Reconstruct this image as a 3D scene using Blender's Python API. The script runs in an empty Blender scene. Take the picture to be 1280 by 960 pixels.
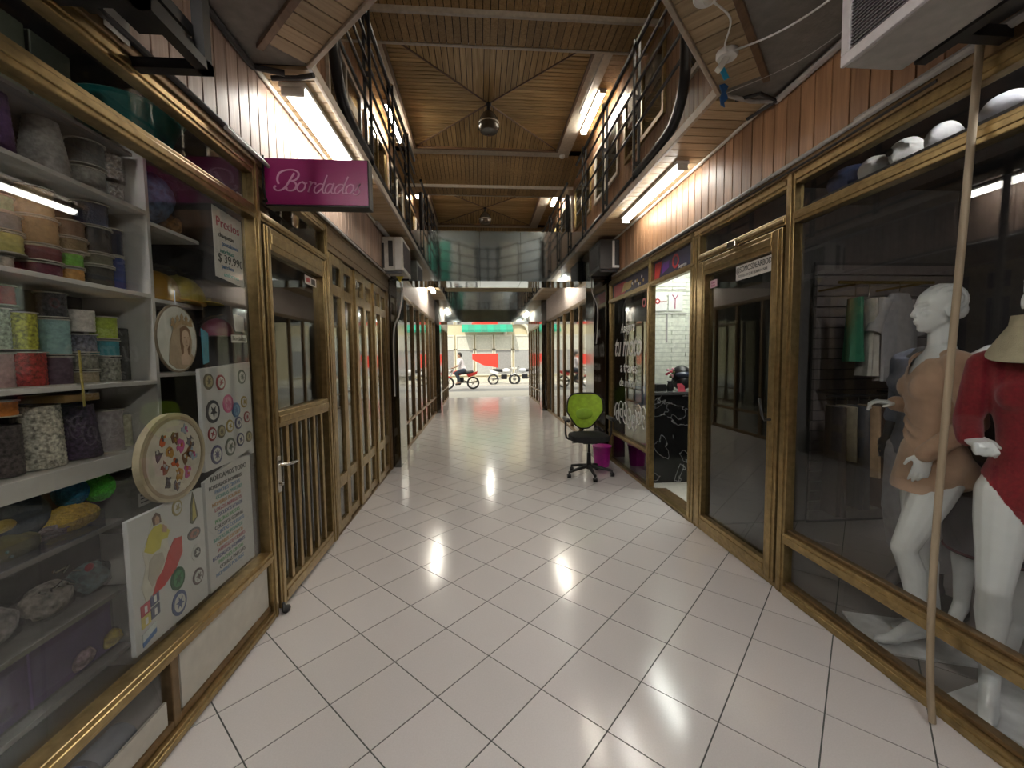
import bpy, bmesh, math, random
from math import sin, cos, pi, radians
from mathutils import Vector, Matrix
random.seed(7)
sc = bpy.context.scene
COL = sc.collection

# ------------------------------------------------------------------ camera
F_PX, PITCH, ROLL, YAW, EYE = 513.0, .063, -.0110, .0769, 1.504
cy_, sy_ = cos(YAW), sin(YAW); cp_, sp_ = cos(PITCH), sin(PITCH)
fw = Vector((sy_*cp_, cy_*cp_, -sp_)); r0 = Vector((cy_, -sy_, 0)); u0 = r0.cross(fw)
rt = r0*cos(ROLL)+u0*sin(ROLL); up = -r0*sin(ROLL)+u0*cos(ROLL)
cam = bpy.data.objects.new('camera', bpy.data.cameras.new('camera')); COL.objects.link(cam)
cam.data.sensor_width = 36; cam.data.lens = F_PX/1280*36; cam.data.clip_start = .02
cam.matrix_world = Matrix(((rt.x, up.x, -fw.x, 0), (rt.y, up.y, -fw.y, 0), (rt.z, up.z, -fw.z, EYE), (0, 0, 0, 1)))
sc.camera = cam

# ------------------------------------------------------------------ world, sun, exposure
w = bpy.data.worlds.new('world'); sc.world = w; w.use_nodes = True
w.node_tree.nodes['Background'].inputs[0].default_value = (.97, .97, .92, 1)
w.node_tree.nodes['Background'].inputs[1].default_value = .66
sun = bpy.data.objects.new('sun', bpy.data.lights.new('sun', 'SUN')); COL.objects.link(sun)
sun.data.energy = 1.3; sun.data.angle = .02; sun.data.color = (1, .93, .8)
sun.rotation_euler = (radians(42), 0, radians(-25))
sc.view_settings.view_transform = 'Standard'; sc.view_settings.look = 'None'
sc.view_settings.gamma = 1; sc.view_settings.use_curve_mapping = False
sc.view_settings.exposure = 1.58
sc.cycles.max_bounces = 9; sc.cycles.diffuse_bounces = 4; sc.cycles.glossy_bounces = 6
sc.cycles.transparent_max_bounces = 24; sc.cycles.caustics_reflective = False; sc.cycles.caustics_refractive = False
sc.cycles.sample_clamp_indirect = 4

LAMP_W = 10.5      # strength of the corridor tubes
UP_W = 25.0        # strength of the tubes on the upper floor

# ------------------------------------------------------------------ materials
def newmat(name):
    m = bpy.data.materials.new(name); m.use_nodes = True
    nt = m.node_tree; nt.nodes.clear()
    out = nt.nodes.new('ShaderNodeOutputMaterial')
    return m, nt, out
def N(nt, t, **kw):
    n = nt.nodes.new(t)
    for k, v in kw.items(): setattr(n, k, v)
    return n
def mat(name, c, rough=.5, metal=0, var=.12, scale=18, bump=0, bscale=60, spec=.5, c2=None, thr=None, coat=0, sheen=0):
    m, nt, out = newmat(name); b = N(nt, 'ShaderNodeBsdfPrincipled')
    b.inputs['Roughness'].default_value = rough; b.inputs['Metallic'].default_value = metal
    b.inputs['Specular IOR Level'].default_value = spec
    b.inputs['Coat Weight'].default_value = coat; b.inputs['Sheen Weight'].default_value = sheen
    tc = N(nt, 'ShaderNodeTexCoord'); nz = N(nt, 'ShaderNodeTexNoise'); nz.inputs['Scale'].default_value = scale; nz.inputs['Detail'].default_value = 3
    nt.links.new(tc.outputs['Object'], nz.inputs['Vector'])
    rp = N(nt, 'ShaderNodeValToRGB')
    e = rp.color_ramp.elements
    if c2 is None: c2 = tuple(min(1, x*(1+var)+.01*var) for x in c); c1 = tuple(x*(1-var) for x in c)
    else: c1 = c
    e[0].color = (*c1, 1); e[1].color = (*c2, 1)
    if thr: e[0].position, e[1].position = thr
    else: e[0].position, e[1].position = .3, .7
    nt.links.new(nz.outputs[0], rp.inputs[0]); nt.links.new(rp.outputs[0], b.inputs['Base Color'])
    if bump:
        n2 = N(nt, 'ShaderNodeTexNoise'); n2.inputs['Scale'].default_value = bscale; n2.inputs['Detail'].default_value = 4
        nt.links.new(tc.outputs['Object'], n2.inputs['Vector'])
        bp = N(nt, 'ShaderNodeBump'); bp.inputs['Strength'].default_value = bump; bp.inputs['Distance'].default_value = .01
        nt.links.new(n2.outputs[0], bp.inputs['Height']); nt.links.new(bp.outputs[0], b.inputs['Normal'])
    nt.links.new(b.outputs[0], out.inputs[0]); return m
def wood(name, c1, c2, ax=2, rough=.42, isl=.5):
    m, nt, out = newmat(name); b = N(nt, 'ShaderNodeBsdfPrincipled'); b.inputs['Roughness'].default_value = rough
    tc = N(nt, 'ShaderNodeTexCoord'); mp = N(nt, 'ShaderNodeMapping'); s = [28, 28, 28]; s[ax] = 1.6; mp.inputs['Scale'].default_value = s
    ge = N(nt, 'ShaderNodeNewGeometry'); oi = N(nt, 'ShaderNodeObjectInfo')
    ad = N(nt, 'ShaderNodeMath', operation='ADD'); nt.links.new(ge.outputs['Random Per Island'], ad.inputs[0]); nt.links.new(oi.outputs['Random'], ad.inputs[1])
    fr = N(nt, 'ShaderNodeMath', operation='FRACT'); nt.links.new(ad.outputs[0], fr.inputs[0])
    mu = N(nt, 'ShaderNodeMath', operation='MULTIPLY'); mu.inputs[1].default_value = 40; nt.links.new(fr.outputs[0], mu.inputs[0])
    nt.links.new(tc.outputs['Object'], mp.inputs[0]); nt.links.new(mu.outputs[0], mp.inputs['Location'])
    nz = N(nt, 'ShaderNodeTexNoise'); nz.inputs['Scale'].default_value = 1; nz.inputs['Detail'].default_value = 5; nz.inputs['Distortion'].default_value = 1.2
    nt.links.new(mp.outputs[0], nz.inputs['Vector'])
    rp = N(nt, 'ShaderNodeValToRGB'); e = rp.color_ramp.elements; e[0].position, e[1].position = .28, .72
    e[0].color = (*c1, 1); e[1].color = (*c2, 1); nt.links.new(nz.outputs[0], rp.inputs[0])
    hs = N(nt, 'ShaderNodeHueSaturation'); mr = N(nt, 'ShaderNodeMapRange'); mr.inputs[3].default_value = 1-isl*.5; mr.inputs[4].default_value = 1+isl*.5
    nt.links.new(fr.outputs[0], mr.inputs[0]); nt.links.new(mr.outputs[0], hs.inputs['Value']); nt.links.new(rp.outputs[0], hs.inputs['Color'])
    nt.links.new(hs.outputs[0], b.inputs['Base Color'])
    bp = N(nt, 'ShaderNodeBump'); bp.inputs['Strength'].default_value = .25; bp.inputs['Distance'].default_value = .004
    nt.links.new(nz.outputs[0], bp.inputs['Height']); nt.links.new(bp.outputs[0], b.inputs['Normal'])
    nt.links.new(b.outputs[0], out.inputs[0]); return m
def emit(name, c, s):
    m, nt, out = newmat(name); e = N(nt, 'ShaderNodeEmission'); e.inputs[0].default_value = (*c, 1); e.inputs[1].default_value = s
    nt.links.new(e.outputs[0], out.inputs[0]); return m
def glass(name, tint=(.94, .955, .945), base=.06, top=.95, rough=0.0, gloss=(1, 1, 1)):
    m, nt, out = newmat(name)
    tr = N(nt, 'ShaderNodeBsdfTransparent'); tr.inputs[0].default_value = (*tint, 1)
    gl = N(nt, 'ShaderNodeBsdfGlossy'); gl.inputs['Roughness'].default_value = rough; gl.inputs[0].default_value = (*gloss, 1)
    lw = N(nt, 'ShaderNodeLayerWeight'); pw = N(nt, 'ShaderNodeMath', operation='POWER'); pw.inputs[1].default_value = 4.2
    nt.links.new(lw.outputs['Facing'], pw.inputs[0])
    mr = N(nt, 'ShaderNodeMapRange'); mr.inputs[3].default_value = base; mr.inputs[4].default_value = top
    nt.links.new(pw.outputs[0], mr.inputs[0])
    mx = N(nt, 'ShaderNodeMixShader'); nt.links.new(mr.outputs[0], mx.inputs[0]); nt.links.new(tr.outputs[0], mx.inputs[1]); nt.links.new(gl.outputs[0], mx.inputs[2])
    nt.links.new(mx.outputs[0], out.inputs[0]); return m
def tilemat(name, c, rough, var):
    m, nt, out = newmat(name); b = N(nt, 'ShaderNodeBsdfPrincipled')
    tc = N(nt, 'ShaderNodeTexCoord'); nz = N(nt, 'ShaderNodeTexNoise'); nz.inputs['Scale'].default_value = 160; nz.inputs['Detail'].default_value = 2
    nt.links.new(tc.outputs['Object'], nz.inputs['Vector'])
    ge = N(nt, 'ShaderNodeNewGeometry'); oi = N(nt, 'ShaderNodeObjectInfo')
    ad = N(nt, 'ShaderNodeMath', operation='ADD'); nt.links.new(ge.outputs['Random Per Island'], ad.inputs[0]); nt.links.new(oi.outputs['Random'], ad.inputs[1])
    fr = N(nt, 'ShaderNodeMath', operation='FRACT'); nt.links.new(ad.outputs[0], fr.inputs[0])
    mr = N(nt, 'ShaderNodeMapRange'); mr.inputs[3].default_value = 1-var; mr.inputs[4].default_value = 1+var; nt.links.new(fr.outputs[0], mr.inputs[0])
    rp = N(nt, 'ShaderNodeValToRGB'); e = rp.color_ramp.elements; e[0].position, e[1].position = .3, .7
    e[0].color = (*[x*.94 for x in c], 1); e[1].color = (*c, 1); nt.links.new(nz.outputs[0], rp.inputs[0])
    hs = N(nt, 'ShaderNodeHueSaturation'); nt.links.new(mr.outputs[0], hs.inputs['Value']); nt.links.new(rp.outputs[0], hs.inputs['Color'])
    nt.links.new(hs.outputs[0], b.inputs['Base Color'])
    n3 = N(nt, 'ShaderNodeTexNoise'); n3.inputs['Scale'].default_value = 3; nt.links.new(tc.outputs['Object'], n3.inputs['Vector'])
    m3 = N(nt, 'ShaderNodeMapRange'); m3.inputs[3].default_value = rough*.75; m3.inputs[4].default_value = rough*1.3
    nt.links.new(n3.outputs[0], m3.inputs[0]); nt.links.new(m3.outputs[0], b.inputs['Roughness'])
    b.inputs['Specular IOR Level'].default_value = .6
    nt.links.new(b.outputs[0], out.inputs[0]); return m

MT = {}
MT['tile'] = tilemat('floor_tile', (.64, .605, .595), .15, .03)
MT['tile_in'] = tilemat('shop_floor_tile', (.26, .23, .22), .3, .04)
MT['grout'] = mat('grout', (.07, .075, .07), .8)
MT['bronze'] = mat('bronze_anodised', (.34, .245, .11), .28, .8, .22, 25)
MT['bronze_dk'] = mat('dark_bronze', (.20, .13, .062), .36, .55, .2, 25)
MT['clad'] = wood('cladding_wood', (.24, .12, .058), (.43, .24, .125), 2)
MT['clad_l'] = wood('cladding_wood_pale', (.30, .20, .15), (.52, .39, .31), 2, .38, .35)  # same cladding wood, lamp light on the left side put into the colour
MT['soffit'] = wood('soffit_wood', (.34, .235, .125), (.52, .39, .235), 0, .4, .3)
MT['band'] = wood('band_wood', (.30, .215, .12), (.46, .345, .21), 0, .4, .3)
MT['up_x'] = wood('coffer_wood_x', (.36, .24, .105), (.60, .43, .21), 0, .27, .35)
MT['up_y'] = wood('coffer_wood_y', (.36, .24, .105), (.60, .43, .21), 1, .27, .35)
MT['up_z'] = wood('beam_wood', (.27, .165, .065), (.46, .31, .14), 2, .4, .35)
MT['up_wall'] = wood('upper_wall_wood', (.20, .105, .06), (.36, .21, .12), 2, .45, .4)
MT['trim_dk'] = wood('dark_trim', (.10, .055, .03), (.17, .10, .055), 1, .4, .2)
MT['trim_pale'] = mat('pale_trim', (.55, .50, .43), .45)
MT['trim_edge'] = mat('edge_trim', (.42, .36, .29), .4, .2)
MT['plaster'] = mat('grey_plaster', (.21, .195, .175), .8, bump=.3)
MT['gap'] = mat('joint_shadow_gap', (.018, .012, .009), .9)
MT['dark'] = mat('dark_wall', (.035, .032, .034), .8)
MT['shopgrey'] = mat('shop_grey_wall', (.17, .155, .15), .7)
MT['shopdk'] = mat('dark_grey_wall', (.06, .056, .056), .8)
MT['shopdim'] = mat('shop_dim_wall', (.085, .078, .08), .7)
MT['white'] = mat('white_paint', (.72, .72, .70), .45, var=.05)
MT['shelf'] = mat('shelf_melamine', (.62, .60, .57), .45, var=.06)
MT['offw'] = mat('off_white', (.55, .53, .47), .5, var=.06)
MT['blk'] = mat('black_metal', (.012, .012, .014), .35, .2)
MT['blkpl'] = mat('black_plastic', (.015, .015, .016), .45)
MT['chrome'] = mat('chrome', (.6, .58, .54), .2, 1)
MT['conduit'] = mat('grey_conduit', (.42, .40, .38), .5)
MT['cable'] = mat('dark_cable', (.03, .028, .028), .6)
MT['magenta'] = mat('magenta_sign', (.36, .014, .16), .35, var=.04)
MT['pink'] = mat('pink_letter', (.80, .42, .62), .5, var=.04)
MT['mirror'] = mat('mirror_panel', (.60, .67, .69), .06, 1, .05, 4, bump=.10, bscale=3)
MT['mirdk'] = mat('mirror_column', (.20, .20, .19), .10, 1, .1, 4, bump=.12, bscale=5)
MT['glass'] = glass('window_glass', base=.032)
MT['glass_far'] = glass('far_glass', (.75, .78, .76), .22, .95, .03)
MT['glass_dk'] = glass('door_glass', (.55, .57, .55), .10, .95, .02)
MT['clear'] = glass('clear_plastic', (.90, .90, .92), .045, .9, .06)
MT['tube'] = emit('lamp_tube', (1, .96, .88), LAMP_W)
MT['tube_near'] = emit('near_lamp_tube', (1, .96, .90), 24.0)  # for fill tubes added out of view over the near corridor
MT['tube_far'] = emit('far_lamp_tube', (1, .95, .82), 24.0)
MT['letter'] = mat('white_vinyl_letter', (.88, .88, .86), .4, var=.02)
MT['tube_up'] = emit('upper_lamp_tube', (1, .93, .78), UP_W)
MT['tube_shop2'] = emit('fashion_shop_tube', (1, .96, .93), 40)  # for the fill tube added to brighten the mannequins
MT['tube_shop'] = emit('shop_lamp_tube', (1, .96, .93), 20)  # for the fill tube added to light the thread shelves
MT['tube_bright'] = emit('bright_shop_tube', (.96, 1, .92), 11)
MT['marble'] = mat('black_marble', (.012, .012, .013), .12, 0, c2=(.35, .35, .36), scale=5, thr=(.66, .70))
_nt = MT['marble'].node_tree; _e = [n for n in _nt.nodes if n.type == 'VALTORGB'][0].color_ramp.elements; _e[0].position = .488; _e[1].position = .5
_x = _e.new(.512); _x.color = (.012, .012, .013, 1)
for _n in _nt.nodes:
    if _n.type == 'TEX_NOISE': _n.inputs['Distortion'].default_value = 1.8; _n.inputs['Scale'].default_value = 1.9
MT['manne'] = mat('mannequin_white', (.80, .81, .83), .3, var=.04, coat=.4)
MT['paper'] = mat('paper', (.66, .64, .60), .7, var=.05)
MT['green'] = mat('lime_mesh_fabric', (.42, .66, .05), .6, var=.15)
MT['teal'] = mat('teal_plastic', (.015, .17, .16), .35)
MT['bin'] = mat('magenta_plastic', (.55, .02, .36), .4)
MT['red'] = mat('red_fabric', (.24, .006, .018), .85, var=.2, scale=90, sheen=.3, bump=.2, bscale=200)
MT['beige'] = mat('beige_jersey', (.47, .30, .21), .8, var=.12, scale=14, sheen=.3, bump=.4, bscale=14)
MT['straw'] = mat('beige_visor_fabric', (.52, .45, .32), .7, bump=.3, bscale=260)
MT['asphalt'] = mat('street_asphalt', (.30, .30, .29), .8)
MT['street_cream'] = mat('street_cream_wall', (.56, .50, .33), .8)
MT['street_white'] = mat('street_white_wall', (.62, .60, .50), .8)
MT['wood_pole'] = wood('pole_wood', (.26, .20, .13), (.42, .34, .24), 2, .5, .1)
MT['purple'] = mat('purple_cardboard', (.17, .09, .28), .55)
def cm(key, c, rough=.6, **kw):
    if key not in MT: MT[key] = mat(key, c, rough, **kw)
    return MT[key]

# ------------------------------------------------------------------ mesh builder
class MB:
    def __init__(s): s.v = []; s.f = []; s.m = []
    def add(s, vs, fs, m=0):
        b = len(s.v); s.v += [tuple(x) for x in vs]
        for f in fs: s.f.append([b+i for i in f]); s.m.append(m)
        return s
    def box(s, x0, y0, z0, x1, y1, z1, m=0):
        if x0 > x1: x0, x1 = x1, x0
        if y0 > y1: y0, y1 = y1, y0
        if z0 > z1: z0, z1 = z1, z0
        return s.add([(x0,y0,z0),(x1,y0,z0),(x1,y1,z0),(x0,y1,z0),(x0,y0,z1),(x1,y0,z1),(x1,y1,z1),(x0,y1,z1)],
              [(3,2,1,0),(4,5,6,7),(0,1,5,4),(1,2,6,5),(2,3,7,6),(3,0,4,7)], m)
    def obox(s, c, size, R=None, m=0):
        h = [x/2 for x in size]; R = R or Matrix.Identity(3); c = Vector(c)
        vs = [c+R@Vector((sx*h[0], sy*h[1], sz*h[2])) for sz in (-1,1) for sx, sy in ((-1,-1),(1,-1),(1,1),(-1,1))]
        return s.add(vs, [(3,2,1,0),(4,5,6,7),(0,1,5,4),(1,2,6,5),(2,3,7,6),(3,0,4,7)], m)
    def prism(s, poly, fn, t0, t1, m=0):        # poly of (u,v); fn(u,v,t)->point
        n = len(poly); a = [fn(u, v, t0) for u, v in poly]; b = [fn(u, v, t1) for u, v in poly]
        fs = [tuple(range(n-1, -1, -1)), tuple(range(n, 2*n))]+[(i, (i+1) % n, n+(i+1) % n, n+i) for i in range(n)]
        return s.add(a+b, fs, m)
    def rings(s, rs, cap=True, m=0):
        n = len(rs[0]); vs = [p for r in rs for p in r]; fs = []
        for k in range(len(rs)-1):
            for i in range(n):
                j = (i+1) % n; fs.append((k*n+i, k*n+j, (k+1)*n+j, (k+1)*n+i))
        if cap: fs += [tuple(range(n-1, -1, -1)), tuple((len(rs)-1)*n+i for i in range(n))]
        return s.add(vs, fs, m)
    def lathe(s, prof, c=(0,0,0), n=16, m=0, cap=True, axis='z'):
        def pt(r, z, a):
            x, y = r*cos(a), r*sin(a)
            q = {'z': (x, y, z), 'y': (y, z, x), 'x': (z, x, y)}[axis]
            return (c[0]+q[0], c[1]+q[1], c[2]+q[2])
        return s.rings([[pt(r, z, 2*pi*i/n) for i in range(n)] for r, z in prof], cap, m)
    def tube(s, pts, r, n=8, m=0, cap=True):
        pts = [Vector(p) for p in pts]; rs = r if isinstance(r, (list, tuple)) else [r]*len(pts)
        out = []; prev = None
        for i, p in enumerate(pts):
            t = (pts[min(i+1, len(pts)-1)]-pts[max(i-1, 0)]).normalized()
            if prev is None:
                u = t.orthogonal().normalized()
            else:
                u = (prev-t*prev.dot(t)).normalized()
            prev = u; q = t.cross(u)
            out.append([p+(u*cos(2*pi*k/n)+q*sin(2*pi*k/n))*rs[i] for k in range(n)])
        return s.rings(out, cap, m)
    def ell(s, c, r, n=16, k=10, R=None, m=0):
        c = Vector(c); rs = []
        for j in range(k+1):
            th = -pi/2+pi*j/k; ring = []
            rr = max(cos(th), .02)
            for i in range(n):
                a = 2*pi*i/n; v = Vector((r[0]*rr*cos(a), r[1]*rr*sin(a), r[2]*sin(th)))
                ring.append(c+(R@v if R else v))
            rs.append(ring)
        return s.rings(rs, True, m)
    def caps(s, a, b, ra, rb, n=12, m=0):
        a, b = Vector(a), Vector(b); t = (b-a).normalized()
        ps = []; rr = []
        for k in range(4): th = pi/2*(1-k/4)*.97; ps.append(a-t*ra*sin(th)); rr.append(max(ra*cos(th), .0005))
        ps.append(a); rr.append(ra); ps.append(b); rr.append(rb)
        for k in range(1, 5): th = pi/2*(k/4)*.97; ps.append(b+t*rb*sin(th)); rr.append(max(rb*cos(th), .0005))
        return s.tube(ps, rr, n, m)
def wloc(o):
    p = Vector((0, 0, 0))
    while o is not None: p += o.location; o = o.parent
    return p
def mk(name, mb, mats, parent=None, local=False, smooth=False, bevel=0, kind=None, origin=None):
    me = bpy.data.meshes.new(name); off = Vector((0, 0, 0))
    if not local and parent is not None: off = wloc(parent)
    if origin is not None: off = Vector(origin)
    me.from_pydata([(x-off.x, y-off.y, z-off.z) for x, y, z in mb.v], [], mb.f)
    if not isinstance(mats, (list, tuple)): mats = [mats]
    for q in mats: me.materials.append(q)
    if len(mats) > 1: me.polygons.foreach_set('material_index', mb.m)
    if smooth:
        me.polygons.foreach_set('use_smooth', [True]*len(me.polygons))
        me.set_sharp_from_angle(angle=radians(42))
    me.update()
    o = bpy.data.objects.new(name, me); COL.objects.link(o)
    if parent is not None: o.parent = parent
    if origin is not None and parent is None: o.location = off
    if bevel:
        b = o.modifiers.new('bevel', 'BEVEL'); b.width = bevel; b.segments = 2; b.limit_method = 'ANGLE'
    if kind: o['kind'] = kind
    return o
def tag(o, label, cat, group=None, kind=None):
    o['label'] = label; o['category'] = cat
    if group: o['group'] = group
    if kind: o['kind'] = kind
    return o
def thing(name, label, cat, loc, group=None):
    o = bpy.data.objects.new(name, None); COL.objects.link(o); o.location = loc; o.empty_display_size = .1
    return tag(o, label, cat, group)
def struct(name, mb=None, m=None, **kw):
    if mb is None:
        o = bpy.data.objects.new(name, None); COL.objects.link(o); o['kind'] = 'structure'; return o
    return mk(name, mb, m, kind='structure', **kw)
def bx(*a): return MB().box(*a)
def text(body, size, loc, rot, m, parent, name='lettering', shear=0, ext=.0006, align='CENTER', sx=1):
    cu = bpy.data.curves.new('t', 'FONT'); cu.body = body; cu.size = size; cu.align_x = align; cu.align_y = 'CENTER'; cu.extrude = ext; cu.shear = shear; cu.offset = size*.016 if m.name.startswith('white_vinyl') else 0
    cu.resolution_u = 3
    t = bpy.data.objects.new('t', cu); COL.objects.link(t)
    dg = bpy.context.evaluated_depsgraph_get(); me = bpy.data.meshes.new_from_object(t.evaluated_get(dg)); bpy.data.objects.remove(t)
    R = Matrix.Rotation(rot[2], 4, 'Z')@Matrix.Rotation(rot[1], 4, 'Y')@Matrix.Rotation(rot[0], 4, 'X')
    me.transform(Matrix.Translation(Vector(loc)-(wloc(parent) if parent else Vector()))@R@Matrix.Diagonal((sx, 1, 1, 1)))
    me.materials.clear(); me.materials.append(m)
    o = bpy.data.objects.new(name, me); COL.objects.link(o); o.parent = parent; return o
RL = (pi/2, 0, pi/2); RR = (pi/2, 0, -pi/2); RF = (pi/2, 0, 0)     # lettering facing +x, -x, -y
def crom(pts, k=6, closed=False):
    pts = [Vector(p) for p in pts]; out = []
    n = len(pts)
    for i in range(n-1):
        p0 = pts[max(i-1, 0)]; p1 = pts[i]; p2 = pts[i+1]; p3 = pts[min(i+2, n-1)]
        for j in range(k):
            t = j/k; out.append(.5*((2*p1)+(p2-p0)*t+(2*p0-5*p1+4*p2-p3)*t*t+(3*p1-p0-3*p2+p3)*t**3))
    out.append(pts[-1]); return out

XL, XR = -1.22, 1.88
H = 3.12
YB, YE = -4.0, 16.0            # back and street end of the arcade

# ================================================================== FLOOR
TS = .33
def clip(poly, x0, x1, y0, y1):
    def cl(poly, f, g):
        out = []
        for i in range(len(poly)):
            a, b = poly[i], poly[(i+1) % len(poly)]; fa, fb = f(a), f(b)
            if fa >= 0: out.append(a)
            if (fa >= 0) != (fb >= 0):
                t = fa/(fa-fb); out.append((a[0]+(b[0]-a[0])*t, a[1]+(b[1]-a[1])*t))
        return out
    for f in (lambda p: p[0]-x0, lambda p: x1-p[0], lambda p: p[1]-y0, lambda p: y1-p[1]):
        poly = cl(poly, f, None)
        if len(poly) < 3: return []
    return poly
GA = radians(45.05); GX, GY = -2.0602*TS, 6.7494*TS       # phase of the diagonal tile grid
def tiles(x0, x1, y0, y1):
    out = []
    g = .0028
    for a in range(-70, 70):
        for j in range(-70, 70):
            def P(a, j): return (GX+a*TS*cos(GA)+j*TS*sin(GA), GY+a*TS*sin(GA)-j*TS*cos(GA))
            c = P(a+.5, j+.5)
            if not (x0-.3 < c[0] < x1+.3 and y0-.3 < c[1] < y1+.3): continue
            e = g/TS
            p = clip([P(a+e, j+e), P(a+1-e, j+e), P(a+1-e, j+1-e), P(a+e, j+1-e)][::-1], x0, x1, y0, y1)
            if len(p) >= 3:
                ar = abs(sum(p[i][0]*p[(i+1) % len(p)][1]-p[(i+1) % len(p)][0]*p[i][1] for i in range(len(p))))/2
                if ar > .0004: out.append((c, p))
    return out
flat = lambda u, v, t: (u, v, t)
floor = struct('floor', bx(XL-.06, YB, -.12, XR+.06, YE, -.0025), MT['grout'])
tl = sorted(tiles(XL-.045, XR+.045, YB, YE), key=lambda q: (q[0][1] < .9, q[0][1]))
rest = MB(); full = None; nt_ = 0
for c, p in tl:
    if nt_ < 292 and c[1] > .9:
        nt_ += 1
        isfull = len(p) == 4 and abs(abs(sum(p[i][0]*p[(i+1) % 4][1]-p[(i+1) % 4][0]*p[i][1] for i in range(4)))/2-(TS-.0056)**2) < 1e-5
        if isfull and full is not None:
            o = full.copy(); COL.objects.link(o); o.location = (c[0], c[1], 0); o.parent = floor; continue
        mb = MB().prism([(u-c[0], v-c[1]) for u, v in p], flat, -.003, 0)
        o = mk('tile', mb, MT['tile'], floor, local=True); o.location = (c[0], c[1], 0)
        if isfull: full = o
    else: rest.prism(p, flat, -.003, 0)
mk('tile', rest, MT['tile'], floor, kind='stuff')

# ================================================================== SHELL
# outer walls, shop floors and shop ceilings
for nm, x0, x1 in (('wall_outer_left', -3.4, -3.3), ('wall_outer_right', 4.3, 4.4)):
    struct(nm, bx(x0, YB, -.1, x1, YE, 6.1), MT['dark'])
struct('wall_back', bx(-3.4, YB-.1, -.1, 4.4, YB, 6.1), MT['up_wall'])
struct('roof', bx(-3.4, YB, 5.95, 4.4, YE, 6.1), MT['dark'])
struct('wall_front_upper', bx(-3.4, YE-.1, 3.3, 4.4, YE, 5.95), MT['street_cream'])
sf = struct('floor_shops_left', bx(-3.3, YB, -.12, XL-.06, YE, -.004), MT['grout'])
sfr = struct('floor_shops_right', bx(XR+.06, YB, -.12, 4.3, YE, -.004), MT['grout'])
mbt = MB()
for c, p in tiles(XR+.07, 4.3, -.4, 3.42): mbt.prism(p, flat, -.003, 0)
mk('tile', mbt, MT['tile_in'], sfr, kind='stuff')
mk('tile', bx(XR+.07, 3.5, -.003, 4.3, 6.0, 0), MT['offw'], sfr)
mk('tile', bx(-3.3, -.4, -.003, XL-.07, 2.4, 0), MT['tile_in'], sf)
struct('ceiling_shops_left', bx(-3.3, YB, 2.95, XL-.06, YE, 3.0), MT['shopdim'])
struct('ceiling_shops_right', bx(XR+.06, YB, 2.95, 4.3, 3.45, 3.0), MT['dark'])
struct('ceiling_shops_right_far', bx(XR+.06, 3.55, 2.9, 4.3, YE, 2.95), MT['offw'])
# partitions between the shops
for i, (x0, x1, y0, y1, m) in enumerate((
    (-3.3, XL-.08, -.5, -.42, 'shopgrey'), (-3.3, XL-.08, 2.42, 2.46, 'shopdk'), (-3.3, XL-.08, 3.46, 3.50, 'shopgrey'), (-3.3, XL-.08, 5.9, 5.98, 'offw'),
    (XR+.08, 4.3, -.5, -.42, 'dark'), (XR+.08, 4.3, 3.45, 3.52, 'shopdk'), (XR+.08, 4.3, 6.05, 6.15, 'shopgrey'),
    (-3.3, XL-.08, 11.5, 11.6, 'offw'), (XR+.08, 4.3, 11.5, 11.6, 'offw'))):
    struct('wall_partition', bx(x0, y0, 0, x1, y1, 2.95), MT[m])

# gallery slabs around the two voids; their undersides are the soffits and the near ceiling
VL, VR = -.92, 1.50
slab = MB()
for (x0, y0, x1, y1) in ((-3.3, YB, VL-.02, YE), (VR+.02, YB, 4.3, YE), (VL-.02, YB, VR+.02, 1.5), (VL-.02, 6.32, VR+.02, 6.86), (VL-.02, 11.6, VR+.02, YE)):
    slab.box(x0, y0, H+.02, x1, y1, H+.045)
slab.prism([(VL-.02, 2.45), (VL-.02, 1.5), (.02, 1.5)], flat, H+.02, H+.045)
slab.prism([(VR+.02, 2.54), (.47, 1.5), (VR+.02, 1.5)], flat, H+.02, H+.045)
ceil = struct('ceiling', slab, MT['plaster'])
# wood band along the diagonal edge of the void, with boards one by one
def band(a, b, wdt, side, n0):
    a, b = Vector((*a, 0)), Vector((*b, 0)); d = (b-a); L = d.length; d.normalize(); nrm = Vector((-d.y, d.x, 0))*side
    ang = math.atan2(nrm.y, nrm.x)
    k = int(L/.098)
    for i in range(k):
        s0 = i*L/k+.0035; s1 = (i+1)*L/k-.0035
        mb = MB(); c = a+d*(s0+s1)/2+nrm*wdt/2
        R = Matrix.Rotation(ang, 3, 'Z')
        o = mk('plank', MB().obox((0, 0, 0), (wdt, s1-s0, .018)), MT['band'], ceil, local=True, bevel=.002)
        o.location = (c.x, c.y, H+.009); o.rotation_euler = (0, 0, ang)
    e = MB(); R = Matrix.Rotation(ang, 3, 'Z')
    m_ = (a+b)/2
    e.obox((m_.x-nrm.x*.012, m_.y-nrm.y*.012, H+.02), (.025, L, .07), R)
    mk('edge_board', e, MT['trim_edge'], ceil, bevel=.003)
    m2 = m_+nrm*(wdt+.015)
    mk('edge_board', MB().obox((m2.x, m2.y, H), (.035, L+.1, .035), R), MT['trim_dk'], ceil, bevel=.003)
band((-.92, 2.43), (.01, 1.5), .20, -1, 0)
band((1.50, 2.52), (.48, 1.5), .22, 1, 0)
mk('edge_board', bx(.0, 1.48, H-.015, .5, 1.5, H+.05), MT['trim_edge'], ceil)
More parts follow.
